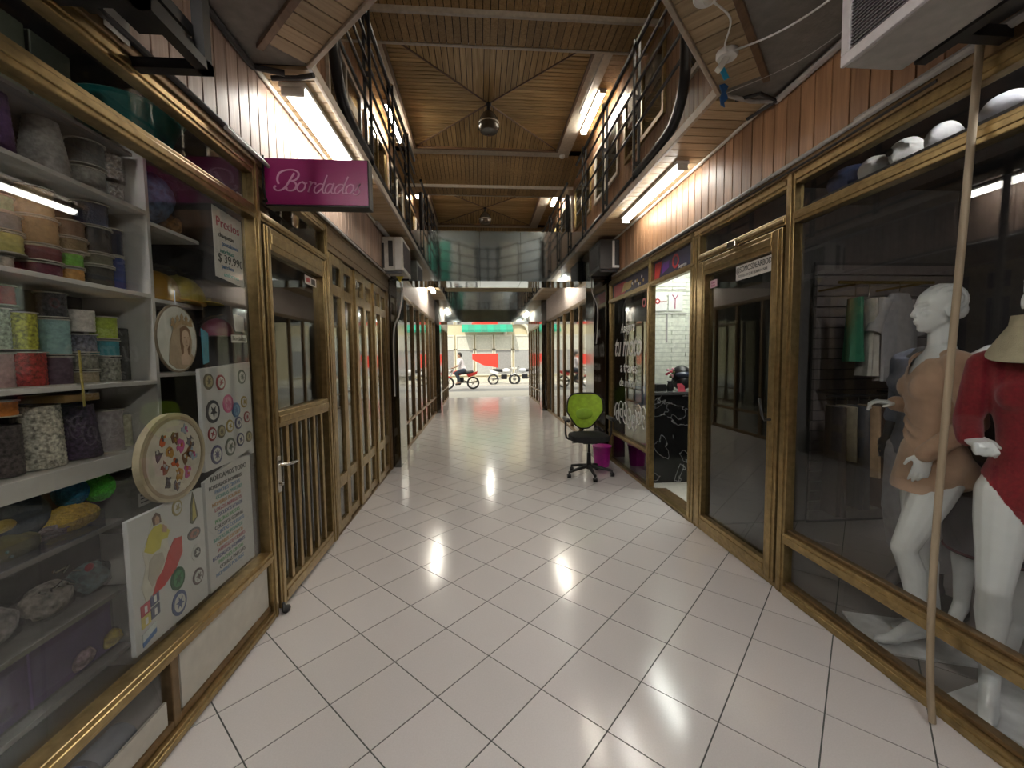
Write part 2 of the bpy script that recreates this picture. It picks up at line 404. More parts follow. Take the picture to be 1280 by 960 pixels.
# near ceiling plaster panel lies flush with the band
mk('plaster_panel', MB().box(XL, YB, H+.003, XR, 1.28, H+.02)
   .prism([(XL, 1.28), (-.1, 1.28), (-1.2, 2.4), (XL, 2.4)], flat, H+.003, H+.02)
   .prism([(XR, 1.28), (XR, 2.6), (1.76, 2.5), (.57, 1.28)], flat, H+.003, H+.02), MT['plaster'], ceil)

def soffit(x0, x1, y0, y1, nsep):
    st = struct('trim_soffit', bx(x0, y0, H+.019, x1, y1, H+.021), MT['gap'])
    n = int((y1-y0)/.1); rest = MB()
    for i in range(n):
        a = y0+(y1-y0)*i/n+.0045; b = y0+(y1-y0)*(i+1)/n-.0045
        if i < nsep: mk('plank', bx(x0, a, H, x1, b, H+.018), MT['soffit'], st, origin=(0, 0, 0))
        else: rest.box(x0, a, H, x1, b, H+.018)
    if rest.v: mk('plank', rest, MT['soffit'], st, kind='stuff')
soffit(XL+.0, VL, 2.47, 6.3, 26); soffit(VR, XR, 2.60, 6.3, 26)
soffit(XL, VL, 6.9, 11.6, 0); soffit(VR, XR, 6.9, 11.6, 0)
# edge boards of the galleries
for i, (x0, x1) in enumerate(((VL-.005, VL+.02), (VR-.02, VR+.005))):
    ys = 2.43 if i == 0 else 2.52
    struct('trim_gallery_edge', bx(x0, ys, H-.012, x1, 6.3, H+.05), MT['trim_edge'], bevel=.003)
    struct('trim_gallery_edge', bx(x0, 6.9, H-.012, x1, 11.6, H+.05), MT['trim_edge'], bevel=.003)
# small mouldings between cladding and soffit
struct('trim_left', MB().tube([(XL+.02, 2.46, H-.012), (XL+.02, 5.7, H-.012)], .014, 6), MT['trim_pale'])
struct('trim_right', MB().tube([(XR-.02, 2.6, H-.012), (XR-.02, 5.7, H-.012)], .014, 6), MT['trim_pale'])
# floors seen through far ceilings
struct('ceiling_far', bx(XL, 12.4, 2.9, XR, YE, 2.95), MT['offw'])

# cladding above the shopfronts
def cladding(side, y0, y1, m, nsep_from, nsep_to):
    x = XL if side < 0 else XR
    st = struct('wall_left' if side < 0 else 'wall_right', bx(x+side*.06, YB, 2.62, x+side*.018, YE, H+.02), MT['gap'])
    yy = y0; rest = MB(); k = 0
    while yy < y1-.02:
        wd = .098+random.uniform(-.003, .003) if side < 0 else .108+random.uniform(-.004, .004)
        a, b = yy+.004, min(yy+wd, y1)-.004
        if nsep_from < yy < nsep_to:
            o = mk('plank', bx(x, a, 2.655, x+side*.016, b, H), m, st, bevel=.002)
        else: rest.box(x, a, 2.655, x+side*.016, b, H)
        yy += wd
    mk('plank', rest, m, st, kind='stuff')
    return st
cladding(-1, -1.0, 5.72, MT['clad_l'], 1.0, 5.7)
cladding(1, -1.0, 5.75, MT['clad'], 1.0, 5.7)
for s_, x in ((-1, XL), (1, XR)):
    struct('wall_far_left' if s_ < 0 else 'wall_far_right', bx(x+s_*.015, 6.25, 2.55, x, YE, H), mat('pinkish_cladding', (.42, .36, .33), .6))
    struct('trim_cornice', bx(x-s_*.012, YB, 2.585, x+s_*.05, 5.75, 2.645), MT['bronze_dk'], bevel=.003)

# ================================================================== SHOPFRONTS
def bars(side, x, lst, name, parent, m='bronze', dep=.055, bevel=.004):
    """lst of (y0,y1,z0,z1[,proud]); every bar an object"""
    for q in lst:
        y0, y1, z0, z1 = q[:4]; pr = q[4] if len(q) > 4 else 0
        mb = bx(x-side*pr, y0, z0, x+side*dep, y1, z1); hy, hz = y1-y0, z1-z0
        if min(hy, hz) > .045 and dep > .03:
            if hy > hz: mb.box(x-side*(pr+.007), y0+.002, z0+hz*.28, x-side*(pr-.002), y1-.002, z0+hz*.72)
            else: mb.box(x-side*(pr+.007), y0+hy*.28, z0+.002, x-side*(pr-.002), y0+hy*.72, z1-.002)
        mk(name, mb, MT[m], parent, bevel=bevel)
def pane(side, x, y0, y1, z0, z1, parent, m='glass', off=.03, name='pane'):
    return mk(name, bx(x+side*off, y0, z0, x+side*(off+.005), y1, z1), MT[m], parent)
# --- left big window (embroidery shop)
w1 = struct('window_1')
bars(-1, XL, [(-.42, 2.40, 2.285, 2.355, .006), (-.42, 2.40, 2.525, 2.59), (-.42, 2.40, .345, .405, .012), (-.42, 2.40, 0, .05, .01)], 'frame_rail', w1)
bars(-1, XL, [(2.40, 2.46, 0, 2.59, .004), (-.45, -.39, 0, 2.59)], 'frame_post', w1)
bars(-1, XL, [(1.64, 1.68, .05, .345, -.01), (-.39, 2.40, .05, .085, -.012)], 'frame_bead', w1, 'bronze_dk')
pane(-1, XL, -.39, 2.40, .405, 2.285, w1); pane(-1, XL, -.39, 2.40, 2.355, 2.525, w1)
mk('kick_panel', bx(XL-.02, 1.70, .085, XL-.03, 2.39, .345), MT['offw'], w1)
mk('kick_panel', bx(XL-.02, -.39, .085, XL-.03, 1.62, .18), MT['offw'], w1)
pane(-1, XL, -.39, 1.64, .18, .345, w1)
# --- left door
d1 = struct('door_1')
bars(-1, XL, [(2.46, 3.46, 2.525, 2.59)], 'frame_rail', d1)
bars(-1, XL, [(2.46, 3.46, 2.295, 2.345, .004)], 'frame_rail', d1)
bars(-1, XL, [(3.43, 3.49, 0, 2.59, .004)], 'frame_post', d1)
pane(-1, XL, 2.46, 3.43, 2.345, 2.525, d1)
bars(-1, XL, [(2.475, 2.545, .02, 2.28, .012), (3.35, 3.42, .02, 2.28, .012), (2.545, 3.35, 2.15, 2.28, .012), (2.545, 3.35, 1.10, 1.20, .012), (2.545, 3.35, .02, .12, .012)], 'door_rail', d1)
for yy in (2.66, 2.80, 2.94, 3.08, 3.22):
    mk('bar', bx(XL+.006, yy-.019, .12, XL-.02, yy+.019, 1.10), MT['bronze'], d1, bevel=.003)
pane(-1, XL, 2.545, 3.35, 1.20, 2.15, d1, 'glass_dk'); pane(-1, XL, 2.545, 3.35, .12, 1.10, d1, 'glass_dk')
mk('lock_plate', bx(XL+.02, 2.49, .72, XL+.012, 2.53, .94), MT['chrome'], d1, bevel=.003)
mk('handle', MB().tube([(XL+.02, 2.51, .885), (XL+.06, 2.51, .885), (XL+.066, 2.53, .885), (XL+.066, 2.64, .875)], .009, 8), MT['chrome'], d1, smooth=True)
mk('lock_cylinder', MB().lathe([(.012, 0), (.012, .014)], (XL+.02, 2.51, .77), 12, axis='x'), MT['chrome'], d1)
st = mk('sticker', bx(XL-.026, 3.10, 2.06, XL-.029, 3.30, 2.12), MT['paper'], d1); mk('sticker_print', bx(XL-.0255, 3.12, 2.075, XL-.0262, 3.18, 2.105), cm('print_red', (.42, .03, .03), .4), st); mk('sticker_print', bx(XL-.0255, 3.21, 2.07, XL-.0262, 3.28, 2.11), MT['blk'], st)
mk('door_stop', MB().ell((XL+.04, 2.47, .02), (.02, .035, .02), 10, 6).tube([(XL+.04, 2.44, .02), (XL+.02, 2.48, .05)], .01, 6), MT['blkpl'], d1, smooth=True)
# --- left folding leaves
d2 = struct('door_2')
bars(-1, XL, [(3.49, 5.72, 2.40, 2.59)], 'frame_rail', d2, 'bronze_dk')
bars(-1, XL, [(5.62, 5.72, 0, 2.40)], 'frame_post', d2, 'bronze_dk')
bars(-1, XL, [(3.49, 5.62, 0, .02)], 'frame_rail', d2, 'bronze_dk')
nl = 6; lw_ = (5.62-3.50)/nl
for i in range(nl):
    y0 = 3.50+i*lw_; y1 = y0+lw_-.008; off = .02 if (i//1) % 2 else 0.0
    lf = mk('leaf', MB().box(XL+.004-off, y0, .03, XL-.04-off, y0+.075, 2.385).box(XL+.004-off, y1-.075, .03, XL-.04-off, y1, 2.385)
            .box(XL+.004-off, y0+.075, .03, XL-.04-off, y1-.075, .11).box(XL+.004-off, y0+.075, .40, XL-.04-off, y1-.075, .50)
            .box(XL+.004-off, y0+.075, 2.05, XL-.04-off, y1-.075, 2.14).box(XL+.004-off, y0+.075, 2.30, XL-.04-off, y1-.075, 2.385), MT['bronze'], d2, bevel=.003)
    for z0, z1 in ((.11, .40), (.50, 2.05), (2.14, 2.30)):
        mk('pane', bx(XL-.015-off, y0+.075, z0, XL-.02-off, y1-.075, z1), MT['glass_dk'], lf)
    if i % 2 == 1: mk('hinge', MB().lathe([(.008, 0), (.008, .09)], (XL+.012, y1+.004, 2.2), 8), MT['chrome'], lf)
# --- right: fashion shop window
w2 = struct('window_2')
bars(1, XR, [(-.42, 2.36, 2.285, 2.355, .006), (-.42, 2.36, 2.515, 2.59), (-.42, 2.36, .33, .40, .012), (-.42, 2.36, 0, .06, .012)], 'frame_rail', w2)
bars(1, XR, [(2.36, 2.43, 0, 2.59, .004), (-.45, -.39, 0, 2.59)], 'frame_post', w2)
bars(1, XR, [(-.39, 2.36, .06, .08, -.01), (-.39, 2.36, .40, .418, -.012)], 'frame_bead', w2, 'bronze_dk')
pane(1, XR, -.39, 2.36, .40, 2.285, w2); pane(1, XR, -.39, 2.36, 2.355, 2.515, w2); pane(1, XR, -.39, 2.36, .06, .33, w2)
# --- right door
d3 = struct('door_3')
bars(1, XR, [(2.43, 3.50, 2.515, 2.59), (2.43, 3.43, 2.30, 2.36, .006), (2.43, 3.43, 0, .03)], 'frame_rail', d3)
bars(1, XR, [(3.42, 3.455, 0, 2.59, .004), (3.47, 3.50, 0, 2.59, .004)], 'frame_post', d3)
pane(1, XR, 2.43, 3.42, 2.36, 2.515, d3)
bars(1, XR, [(2.44, 2.535, .035, 2.29, .012), (3.32, 3.41, .035, 2.29, .012), (2.535, 3.32, 2.17, 2.29, .012), (2.535, 3.32, .035, .14, .012)], 'door_rail', d3)
pane(1, XR, 2.535, 3.32, .14, 2.17, d3, 'glass_dk')
mk('handle', MB().tube([(XR-.02, 2.49, 1.09), (XR-.06, 2.49, 1.09), (XR-.07, 2.50, 1.12), (XR-.07, 2.52, 1.19), (XR-.05, 2.56, 1.22)], .009, 8), MT['blkpl'], d3, smooth=True)
mk('lock_plate', bx(XR-.013, 2.47, .98, XR-.018, 2.50, 1.07), MT['chrome'], d3)
mk('door_closer', bx(XR-.05, 2.86, 2.29, XR-.012, 2.96, 2.335), MT['chrome'], d3, bevel=.004)
sg = tag(mk('sticker', bx(XR+.022, 2.545, 2.055, XR+.0275, 2.95, 2.16), MT['paper']), 'white printed strip reading SOMOSDEARBODY on the right glass door', 'sticker')
text('@SOMOSDEARBODY', .056, (XR+.0215, 2.748, 2.125), RR, MT['blk'], sg, sx=.74)
text('ESTO ES LO QUE QUIERO USAR', .026, (XR+.0215, 2.77, 2.08), RR, MT['blk'], sg, sx=.85)
sg = tag(mk('sticker', bx(XR+.022, 3.20, 2.06, XR+.0275, 3.29, 2.12), cm('pinkpaper', (.75, .5, .58))), 'small pink and white sticker in the far top corner of the right glass door', 'sticker')
text('Dear', .026, (XR+.0215, 3.245, 2.10), RR, MT['magenta'], sg); text('BODY', .02, (XR+.0215, 3.245, 2.075), RR, MT['magenta'], sg)
# --- right: insurance shop, open doorway and printed window
d4 = struct('door_4')
bars(1, XR, [(3.50, 5.90, 2.52, 2.59), (3.50, 5.90, 2.27, 2.325, .004), (4.49, 5.90, .40, .45, .01), (3.50, 5.90, 0, .035, .01)], 'frame_rail', d4, 'bronze')
bars(1, XR, [(3.50, 3.58, 0, 2.59), (4.42, 4.50, 0, 2.59, .004), (5.82, 5.90, 0, 2.59), (4.50, 4.53, .45, 2.27)], 'frame_post', d4, 'bronze')
pane(1, XR, 4.50, 5.82, .45, 2.27, d4, 'glass_dk'); pane(1, XR, 4.50, 5.82, .035, .40, d4, 'glass_dk')
dk = cm('print_navy', (.025, .025, .06), .4)
for y0, y1 in ((3.58, 4.42), (4.50, 5.82)):
    mk('transom_print', bx(XR+.03, y0, 2.325, XR+.036, y1, 2.52), dk, d4)
pr = MB(); f_ = lambda u, v, t: (XR+.03-t, u, v)
random.seed(3)
pr.prism([(4.40, 2.335), (4.38, 2.50), (4.22, 2.50), (4.28, 2.335)], f_, 0, .0015, 0)
pr.prism([(4.22, 2.36), (4.20, 2.47), (4.05, 2.47), (4.06, 2.40)], f_, 0, .0015, 1)
pr.prism([(5.75, 2.34), (5.75, 2.5), (5.3, 2.49), (5.2, 2.40), (5.35, 2.34)], f_, 0, .0015, 0)
pr.prism([(5.45, 2.36), (5.35, 2.47), (5.05, 2.46), (5.15, 2.37)], f_, .0015, .003, 2)
for k in range(9):
    cy, cz = 5.1-.05*k, 2.37+random.random()*.09
    pr.prism([(cy+.02*cos(a*pi/3), cz+.02*sin(a*pi/3)) for a in range(6)], f_, .003, .0045, 3 if k % 2 else 2)
mk('print_motif', pr, [cm('print_red', (.42, .03, .03), .4), cm('print_violet', (.10, .02, .22), .4), cm('print_yellow', (.5, .36, .12), .4), MT['white']], d4)
def ring(cy, cz, r0, r1, fn, m=0, mb=None, n=20, t0=0, t1=.002):
    mb = mb or MB()
    for i in range(n):
        a, b = 2*pi*i/n, 2*pi*(i+1)/n
        mb.prism([(cy+r0*cos(a), cz+r0*sin(a)), (cy+r1*cos(a), cz+r1*sin(a)), (cy+r1*cos(b), cz+r1*sin(b)), (cy+r0*cos(b), cz+r0*sin(b))], fn, t0, t1, m)
    return mb
mk('logo_ring', ring(3.92, 2.43, .045, .07, f_), cm('print_red', (.42, .03, .03)), d4)
mk('logo_ring', ring(4.68, 2.13, .03, .055, lambda u, v, t: (XR+.029-t, u, v)), cm('print_red', (.42, .03, .03)), d4)
text('Seguros', .05, (XR+.028, 3.78, 2.36), RR, MT['white'], d4)
gx = XR+.0285
mk('window_film', bx(gx+.012, 4.53, .45, gx+.014, 5.82, 1.98), cm('film_brown', (.10, .085, .075), .35), d4)
pd = mk('window_print', bx(gx+.0075, 4.53, 1.98, gx+.012, 5.6, 2.27), dk, d4)
text('Asegura', .17, (gx, 5.22, 1.88), RR, MT['letter'], d4, shear=.2, sx=.9)
text('tu moto', .40, (gx, 5.24, 1.64), RR, MT['letter'], d4, shear=.3, sx=.72)
text('a trav\u00e9s', .19, (gx, 5.18, 1.36), RR, MT['letter'], d4)
text('de mi cel', .16, (gx, 5.22, 1.16), RR, MT['letter'], d4, shear=.2)
sw = MB()
random.seed(12)
for k in range(7):
    cy, cz, rr = 4.66+.155*k, .70+.12*random.random(), .095+.04*random.random()
    sw.tube([(gx, cy+rr*(1-t/26)*cos(t*.42+k), cz+rr*1.5*(1-t/26)*sin(t*.42+k)) for t in range(24)], .006, 5)
mk('swirl_print', sw, MT['letter'], d4)
mk('window_print', bx(gx+.002, 4.6, .9, gx+.003, 4.95, 1.15), cm('print_blue', (.12, .22, .42)), d4)
mk('window_print', bx(gx+.0075, 4.9, .06, gx+.012, 5.8, .36), cm('print_purple', (.12, .01, .10)), d4)
# threshold of the doorway
mk('threshold', bx(XR-.01, 3.58, 0, XR+.2, 4.42, .02), MT['bronze_dk'], d4, bevel=.004)

# --- far shopfronts, both sides, after the mirror columns and after the second beam
def farfront(side, x, y0, y1, n, idx, low=True):
    st = struct('window_%d' % idx)
    bars(side, x, [(y0, y1, 2.48, 2.55), (y0, y1, 0, .06)], 'frame_rail', st, 'bronze_dk')
    if low: bars(side, x, [(y0, y1, .42, .47)], 'frame_rail', st, 'bronze_dk')
    for i in range(n+1):
        yy = y0+(y1-y0)*i/n
        mk('frame_post', bx(x-side*.004, yy-.028, .06, x+side*.05, yy+.028, 2.48), MT['bronze_dk'], st)
        if i < n: pane(side, x, yy+.028, y0+(y1-y0)*(i+1)/n-.028, .06, 2.48, st, 'glass_far')
    return st
farfront(-1, XL, 6.3, 11.45, 7, 3); farfront(1, XR, 6.95, 11.45, 6, 4, False)
farfront(-1, XL, 12.5, 15.8, 5, 5); farfront(1, XR, 12.5, 15.8, 5, 6)
# columns faced with dark mirror
for i, (x0, x1, y0, y1) in enumerate(((XL-.08, -1.115, 5.74, 6.24), (1.67, XR+.08, 5.95, 6.40), (XL-.08, -1.10, 11.5, 11.95), (1.74, XR+.08, 11.5, 11.95))):
    c = struct('column', bx(x0, y0, 0, x1, y1, H), MT['mirdk'], bevel=.004)
    c['label'] = 'dark mirror-faced column'

# --- mirrored cross beams
def mirror_beam(y0, y1, z0, z1, n):
    b = struct('beam', bx(XL, y0+.012, z0+.012, XR, y1-.012, z1-.01), MT['dark'])
    for i in range(n):
        a = XL+(XR-XL)*i/n+.002; c = XL+(XR-XL)*(i+1)/n-.002
        mk('mirror_panel', bx(a, y0, z0, c, y0+.01, z1), MT['mirror'], b)
        mk('mirror_panel', bx(a, y0+.011, z0, c, y1-.011, z0+.01), MT['mirror'], b)
        mk('mirror_panel', bx(a, y1-.01, z0, c, y1, z1), MT['mirror'], b)
mirror_beam(6.3, 6.88, 2.67, 3.41, 5)
mirror_beam(11.55, 12.4, 2.52, 3.35, 5)

# ================================================================== UPPER FLOOR
ZC, ZB = 5.80, 5.50
ua, ub = -1.72, 2.28           # upper facades
def beamw(y0, y1, i):
    b = struct('beam', bx(ua, y0+.02, ZB+.02, ub, y1-.02, ZC+.05), MT['gap'])
    p = MB(); n = int((ub-ua)/.09)
    ys = y0-.95; rs = ZC; k_ = (ZC-ZB-.05)/.95
    for k in range(n):
        a = ua+(ub-ua)*k/n+.005; c = ua+(ub-ua)*(k+1)/n-.005
        p.prism([(ys, ZC), (y0, ZB+.05), (y0, ZB+.066), (ys, ZC+.016)], lambda u, v, t: (t, u, v), a, c)
    mk('backing', MB().prism([(ys, ZC+.02), (y0, ZB+.07), (y0, ZC+.05)], lambda u, v, t: (t, u, v), ua, ub), MT['gap'], b)
    for k in range(n):
        a = ua+(ub-ua)*k/n+.005; c = ua+(ub-ua)*(k+1)/n-.005
        p.box(a, y1-.016, ZB+.05, c, y1, ZC)
        p.box(a, y0, ZB, c, y1, ZB+.016)
    mk('plank', p, MT['up_z'], b, kind='stuff')
    mk('edge_board', bx(ua, y0-.012, ZB-.01, ub, y0+.03, ZB+.05), MT['trim_pale'], b)
    mk('edge_board', bx(ua, y1-.03, ZB-.01, ub, y1+.012, ZB+.05), MT['trim_pale'], b)
beams = [(5.05, 5.55), (9.90, 10.40), (14.7, 15.2), (.2, .7)]
for i, (a, b) in enumerate(beams): beamw(a, b, i)
def coffer(y0, y1, i):
    x0, x1 = -1.25, 1.67
    st = struct('ceiling_coffer', bx(ua, y0, ZC+.03, ub, y1, ZC+.05), MT['gap'])
    cx, cyy = (x0+x1)/2, (y0+y1)/2; bw = .085
    def quad(tri, axis, m):
        mb = MB(); t = [Vector((*p, 0)) for p in tri]      # base edge p0-p1, apex p2
        if axis == 'x':      # boards parallel to x, stacked along y
            lo, hi = tri[0][1], tri[1][1]; n = int((hi-lo)/bw)
            for k in range(n):
                a, b = lo+(hi-lo)*k/n+.009, lo+(hi-lo)*(k+1)/n-.009
                fx = lambda y: tri[0][0]+(tri[2][0]-tri[0][0])*(1-abs(y-cyy)/((hi-lo)/2))
                ps = [(tri[0][0], a), (fx(a), a)]+([(fx(cyy), cyy)] if a < cyy < b else [])+[(fx(b), b), (tri[0][0], b)]
                mb.prism(ps if tri[2][0] > tri[0][0] else ps[::-1], flat, ZC, ZC+.015)
        else:
            lo, hi = tri[0][0], tri[1][0]; n = int((hi-lo)/bw)
            for k in range(n):
                a, b = lo+(hi-lo)*k/n+.005, lo+(hi-lo)*(k+1)/n-.005
                fy = lambda x: tri[0][1]+(tri[2][1]-tri[0][1])*(1-abs(x-cx)/((hi-lo)/2))
                ps = [(a, tri[0][1]), (b, tri[0][1]), (b, fy(b))]+([(cx, fy(cx))] if a < cx < b else [])+[(a, fy(a))]
                mb.prism(ps if tri[2][1] > tri[0][1] else ps[::-1], flat, ZC, ZC+.015)
        mk('plank', mb, m, st, kind='stuff')
    quad([(x0, y0), (x0, y1), (cx, cyy)], 'x', MT['up_x']); quad([(x1, y0), (x1, y1), (cx, cyy)], 'x', MT['up_x'])
    quad([(x0, y0), (x1, y0), (cx, cyy)], 'y', MT['up_y']); quad([(x0, y1), (x1, y1), (cx, cyy)], 'y', MT['up_y'])
    for (ax, ay) in ((x0, y0), (x1, y0), (x0, y1), (x1, y1)):
        mk('rib', MB().tube([(ax, ay, ZC-.004), (cx, cyy, ZC-.004)], .014, 5), MT['trim_dk'], st)
    for q in ((x0-.1, y0, x0, y1+.22), (x1, y0, x1+.27, y1+.22), (x0, y1, x1, y1+.22)):
        mk('border_board', bx(q[0], q[1], ZC-.03, q[2], q[3], ZC+.02), MT['trim_pale'], st)
    for q in ((x0-.01, y0, x0+.03, y1), (x1-.03, y0, x1+.01, y1), (x0, y1-.03, x1, y1+.01)):
        mk('border_bead', bx(q[0], q[1], ZC-.04, q[2], q[3], ZC), MT['trim_dk'], st)
    mb = MB()
    for k in range(int((y1-y0)/.09)):
        a = y0+.09*k+.003; b = a+.084
        mb.box(ua, a, ZC-.02, x0-.1, b, ZC); mb.box(x1+.27, a, ZC-.02, ub, b, ZC)
    mk('plank', mb, MT['up_z'], st, kind='stuff')
    return cx, cyy
CC = [coffer(5.72, 8.72, 0), coffer(10.55, 13.5, 1), coffer(.85, 3.9, 2)]
struct('ceiling_upper_far', bx(ua, 15.2, ZC, ub, YE, ZC+.03), MT['up_y'])
struct('ceiling_upper_near', bx(ua, YB, ZC, ub, .2, ZC+.03), MT['up_y'])
# upper facades: plank wall, window openings with sign boards
def upwall(side, x):
    st = struct('wall_upper_left' if side < 0 else 'wall_upper_right', bx(x, YB, H+.045, x+side*.08, YE, 5.95), MT['gap'])
    mb = MB(); yy = YB
    while yy < YE-.12:
        mb.box(x-side*.014, yy+.004, H+.045, x, yy+.096, ZC); yy += .1
    mk('plank', mb, MT['up_wall'], st, kind='stuff')
    return st
uwl = upwall(-1, ua); uwr = upwall(1, ub)
cols = [(.52, .48, .38), (.09, .10, .09), (.50, .49, .42), (.35, .05, .05), (.10, .10, .10), (.55, .50, .36), (.42, .44, .36)]
def upwin(side, x, y0, y1, k, idx):
    st = struct('window_%d' % idx)
    for q in ((y0, y1, 4.42, 4.48), (y0, y1, 5.3, 5.35), (y0, y0+.05, 4.48, 5.3), (y1-.05, y1, 4.48, 5.3), ((y0+y1)/2-.02, (y0+y1)/2+.02, 4.48, 5.3)):
        mk('frame_bar', bx(x-side*.05, q[0], q[2], x-side*.012, q[1], q[3]), MT['trim_pale' if k % 2 == 0 else 'bronze'], st)
    ym = (y0+y1)/2
    for j, (a, b) in enumerate(((y0+.05, ym-.02), (ym+.02, y1-.05))):
        c = cols[(k*2+j) % len(cols)]
        mk('sign_board', bx(x-side*.02, a, 4.48, x-side*.016, b, 4.95), cm('board%d' % ((k*2+j) % len(cols)), c, .5), st)
        mk('pane', bx(x-side*.03, a, 4.48, x-side*.026, b, 5.3), MT['glass_dk'], st)
idx = 7
for k, y0 in enumerate((3.2, 4.95, 6.6, 8.25, 9.9, 11.5)):
    upwin(1, ub, y0, y0+1.35, k, idx); upwin(-1, ua, y0+.1, y0+1.45, k+1, idx+1); idx += 2

# ---------- railings: every post, rail and bent bottom tube a part
def railing(x, side, posts, ystart, label, y_end):
    t = thing('gallery_railing', label, 'railing', (x, ystart, H+.045))
    zt = 4.43
    for yy in posts:
        mk('post', MB().box(x-.034, yy-.010, H+.048, x-.012, yy+.010, zt).box(x+.012, yy-.010, H+.048, x+.034, yy+.010, zt).box(x-.012, yy-.006, 3.30, x+.012, yy+.006, 3.34).box(x-.012, yy-.006, 3.9, x+.012, yy+.006, 3.94), MT['blk'], t)
        mk('post_cap', MB().ell((x, yy, zt), (.036, .018, .022), 8, 6), MT['chrome'], t, smooth=True)
    p0 = posts[0]
    curve = crom([(x, ystart, 4.2), (x, ystart, 3.75), (x, ystart+.02, 3.46), (x, ystart+.14, 3.29), (x, ystart+.34, 3.235), (x, p0, 3.225)], 6)
    mk('bent_tube', MB().tube(curve, .038, 10), MT['blk'], t, smooth=True)
    for z in (4.40, 4.21, 4.03, 3.85, 3.66):
        mk('rail', MB().tube([(x-.0*side, ystart, z), (x, y_end, z)], .0135 if z < 4.3 else .021, 8), MT['blk'], t, smooth=True)
    mk('rail', MB().tube([(x, p0, 3.225), (x, y_end, 3.225)], .018, 8), MT['blk'], t, smooth=True)
railing(VR-.004, 1, [3.89, 4.86, 5.83], 2.96, 'black steel railing of the right upper gallery, in front of the mirror beam', 6.28)
railing(VL+.004, -1, [3.72, 4.67, 5.62], 2.88, 'black steel railing of the left upper gallery, in front of the mirror beam', 6.28)
railing(VR-.004, 1, [7.6, 8.6, 9.6, 10.6, 11.4], 6.95, 'black steel railing of the right upper gallery beyond the mirror beam', 11.5)
railing(VL+.004, -1, [7.6, 8.6, 9.6, 10.6, 11.4], 6.95, 'black steel railing of the left upper gallery beyond the mirror beam', 11.5)

# ---------- lamps
def tube_lamp(x, y0, y1, z, label, m, wd=.13, rot=0, group=None):
    t = thing('ceiling_lamp', label, 'lamp', (x, (y0+y1)/2, z), group)
    mk('housing', bx(x-wd/2-.012, y0-.02, z-.028, x+wd/2+.012, y1+.02, z), MT['white'], t, bevel=.004)
    mk('end_cap', bx(x-wd/2, y0-.02, z-.075, x+wd/2, y0, z-.028), MT['white'], t, bevel=.004)
    mk('end_cap', bx(x-wd/2, y1, z-.075, x+wd/2, y1+.02, z-.028), MT['white'], t, bevel=.004)
    n = 8; rr = []
    for yy in (y0, y1):
        rr.append([(x+wd/2*.95*cos(pi*k/(n-1)), yy, z-.03-.045*sin(pi*k/(n-1))) for k in range(n)])
    mk('tube', MB().rings(rr), m, t)
    return t
tube_lamp(-1.065, 2.60, 3.82, H, 'bright white tube lamp on the left soffit behind the magenta sign', MT['tube'], .13)
tube_lamp(1.70, 3.40, 4.72, H, 'bright white tube lamp on the right soffit above the open shop', MT['tube'], .085)
tube_lamp(-1.07, 8.6, 9.9, H, 'tube lamp on the left soffit beyond the mirror beam', MT['tube_far'], .10)
tube_lamp(1.70, 7.7, 8.9, H, 'tube lamp on the right soffit beyond the mirror beam', MT['tube_far'], .09)
tube_lamp(-1.07, -.6, .7, H, 'tube lamp on the left of the near ceiling', MT['tube_near'], .12)  # fill added out of view to brighten the near corridor
tube_lamp(.7, -1.6, -.3, H, 'tube lamp on the right of the near ceiling', MT['tube_near'], .14)  # second unseen fill, added behind the camera
tube_lamp(.3, 13.2, 14.5, 2.9, 'tube lamp on the low ceiling near the street', MT['tube_far'], .12)
tube_lamp(2.02, 6.7, 7.9, ZC-.02, 'tube lamp on the right edge of the coffered ceiling', MT['tube_up'], .11)
tube_lamp(-1.50, 7.2, 8.4, ZC-.02, 'tube lamp on the left edge of the coffered ceiling', MT['tube_up'], .11)
tube_lamp(2.07, 10.4, 11.6, ZC-.02, 'tube lamp on the right edge of the second coffer', MT['tube_up'], .11)
tube_lamp(-1.55, 10.0, 11.2, ZC-.02, 'tube lamp on the left edge of the second coffer', MT['tube_up'], .11)
tube_lamp(2.07, 1.9, 3.0, ZC-.02, 'tube lamp high above the near opening, right', MT['tube_up'], .11)  # added to light the upper near region that the mirror beam reflects
# pendants
for i, (cx, cyy) in enumerate(CC[:2]):
    px, py = cx, cyy
    t = thing('pendant_lamp', ['glass bell pendant lamp hanging in the nearer wooden coffer', 'glass bell pendant lamp hanging in the farther wooden coffer'][i], 'lamp', (px, py, ZC))
    mk('canopy', MB().lathe([(.05, 0), (.045, -.03), (.02, -.045)], (px, py, ZC), 14), MT['blk'], t, smooth=True)
    ch = MB()
    for k in range(2): ch.ell((px, py, ZC-.03-.03*k), (.018, .018, .02), 8, 6)
    mk('chain', ch, MT['blk'], t, smooth=True)
    mk('socket', MB().lathe([(.03, 0), (.035, -.05), (.05, -.08)], (px, py, ZC-.06), 14), MT['blk'], t, smooth=True)
    mk('lamp_shade', MB().lathe([(.045, 0), (.10, -.05), (.15, -.13), (.175, -.22), (.178, -.29), (.14, -.345), (.06, -.36)], (px, py, ZC-.12), 20),
       mat('smoked_shade', (.075, .06, .045), .25, spec=.7), t, smooth=True)
    mk('shade_band', MB().lathe([(.176, -.01), (.179, 0), (.176, .01)], (px, py, ZC-.335), 20), MT['trim_pale'], t)
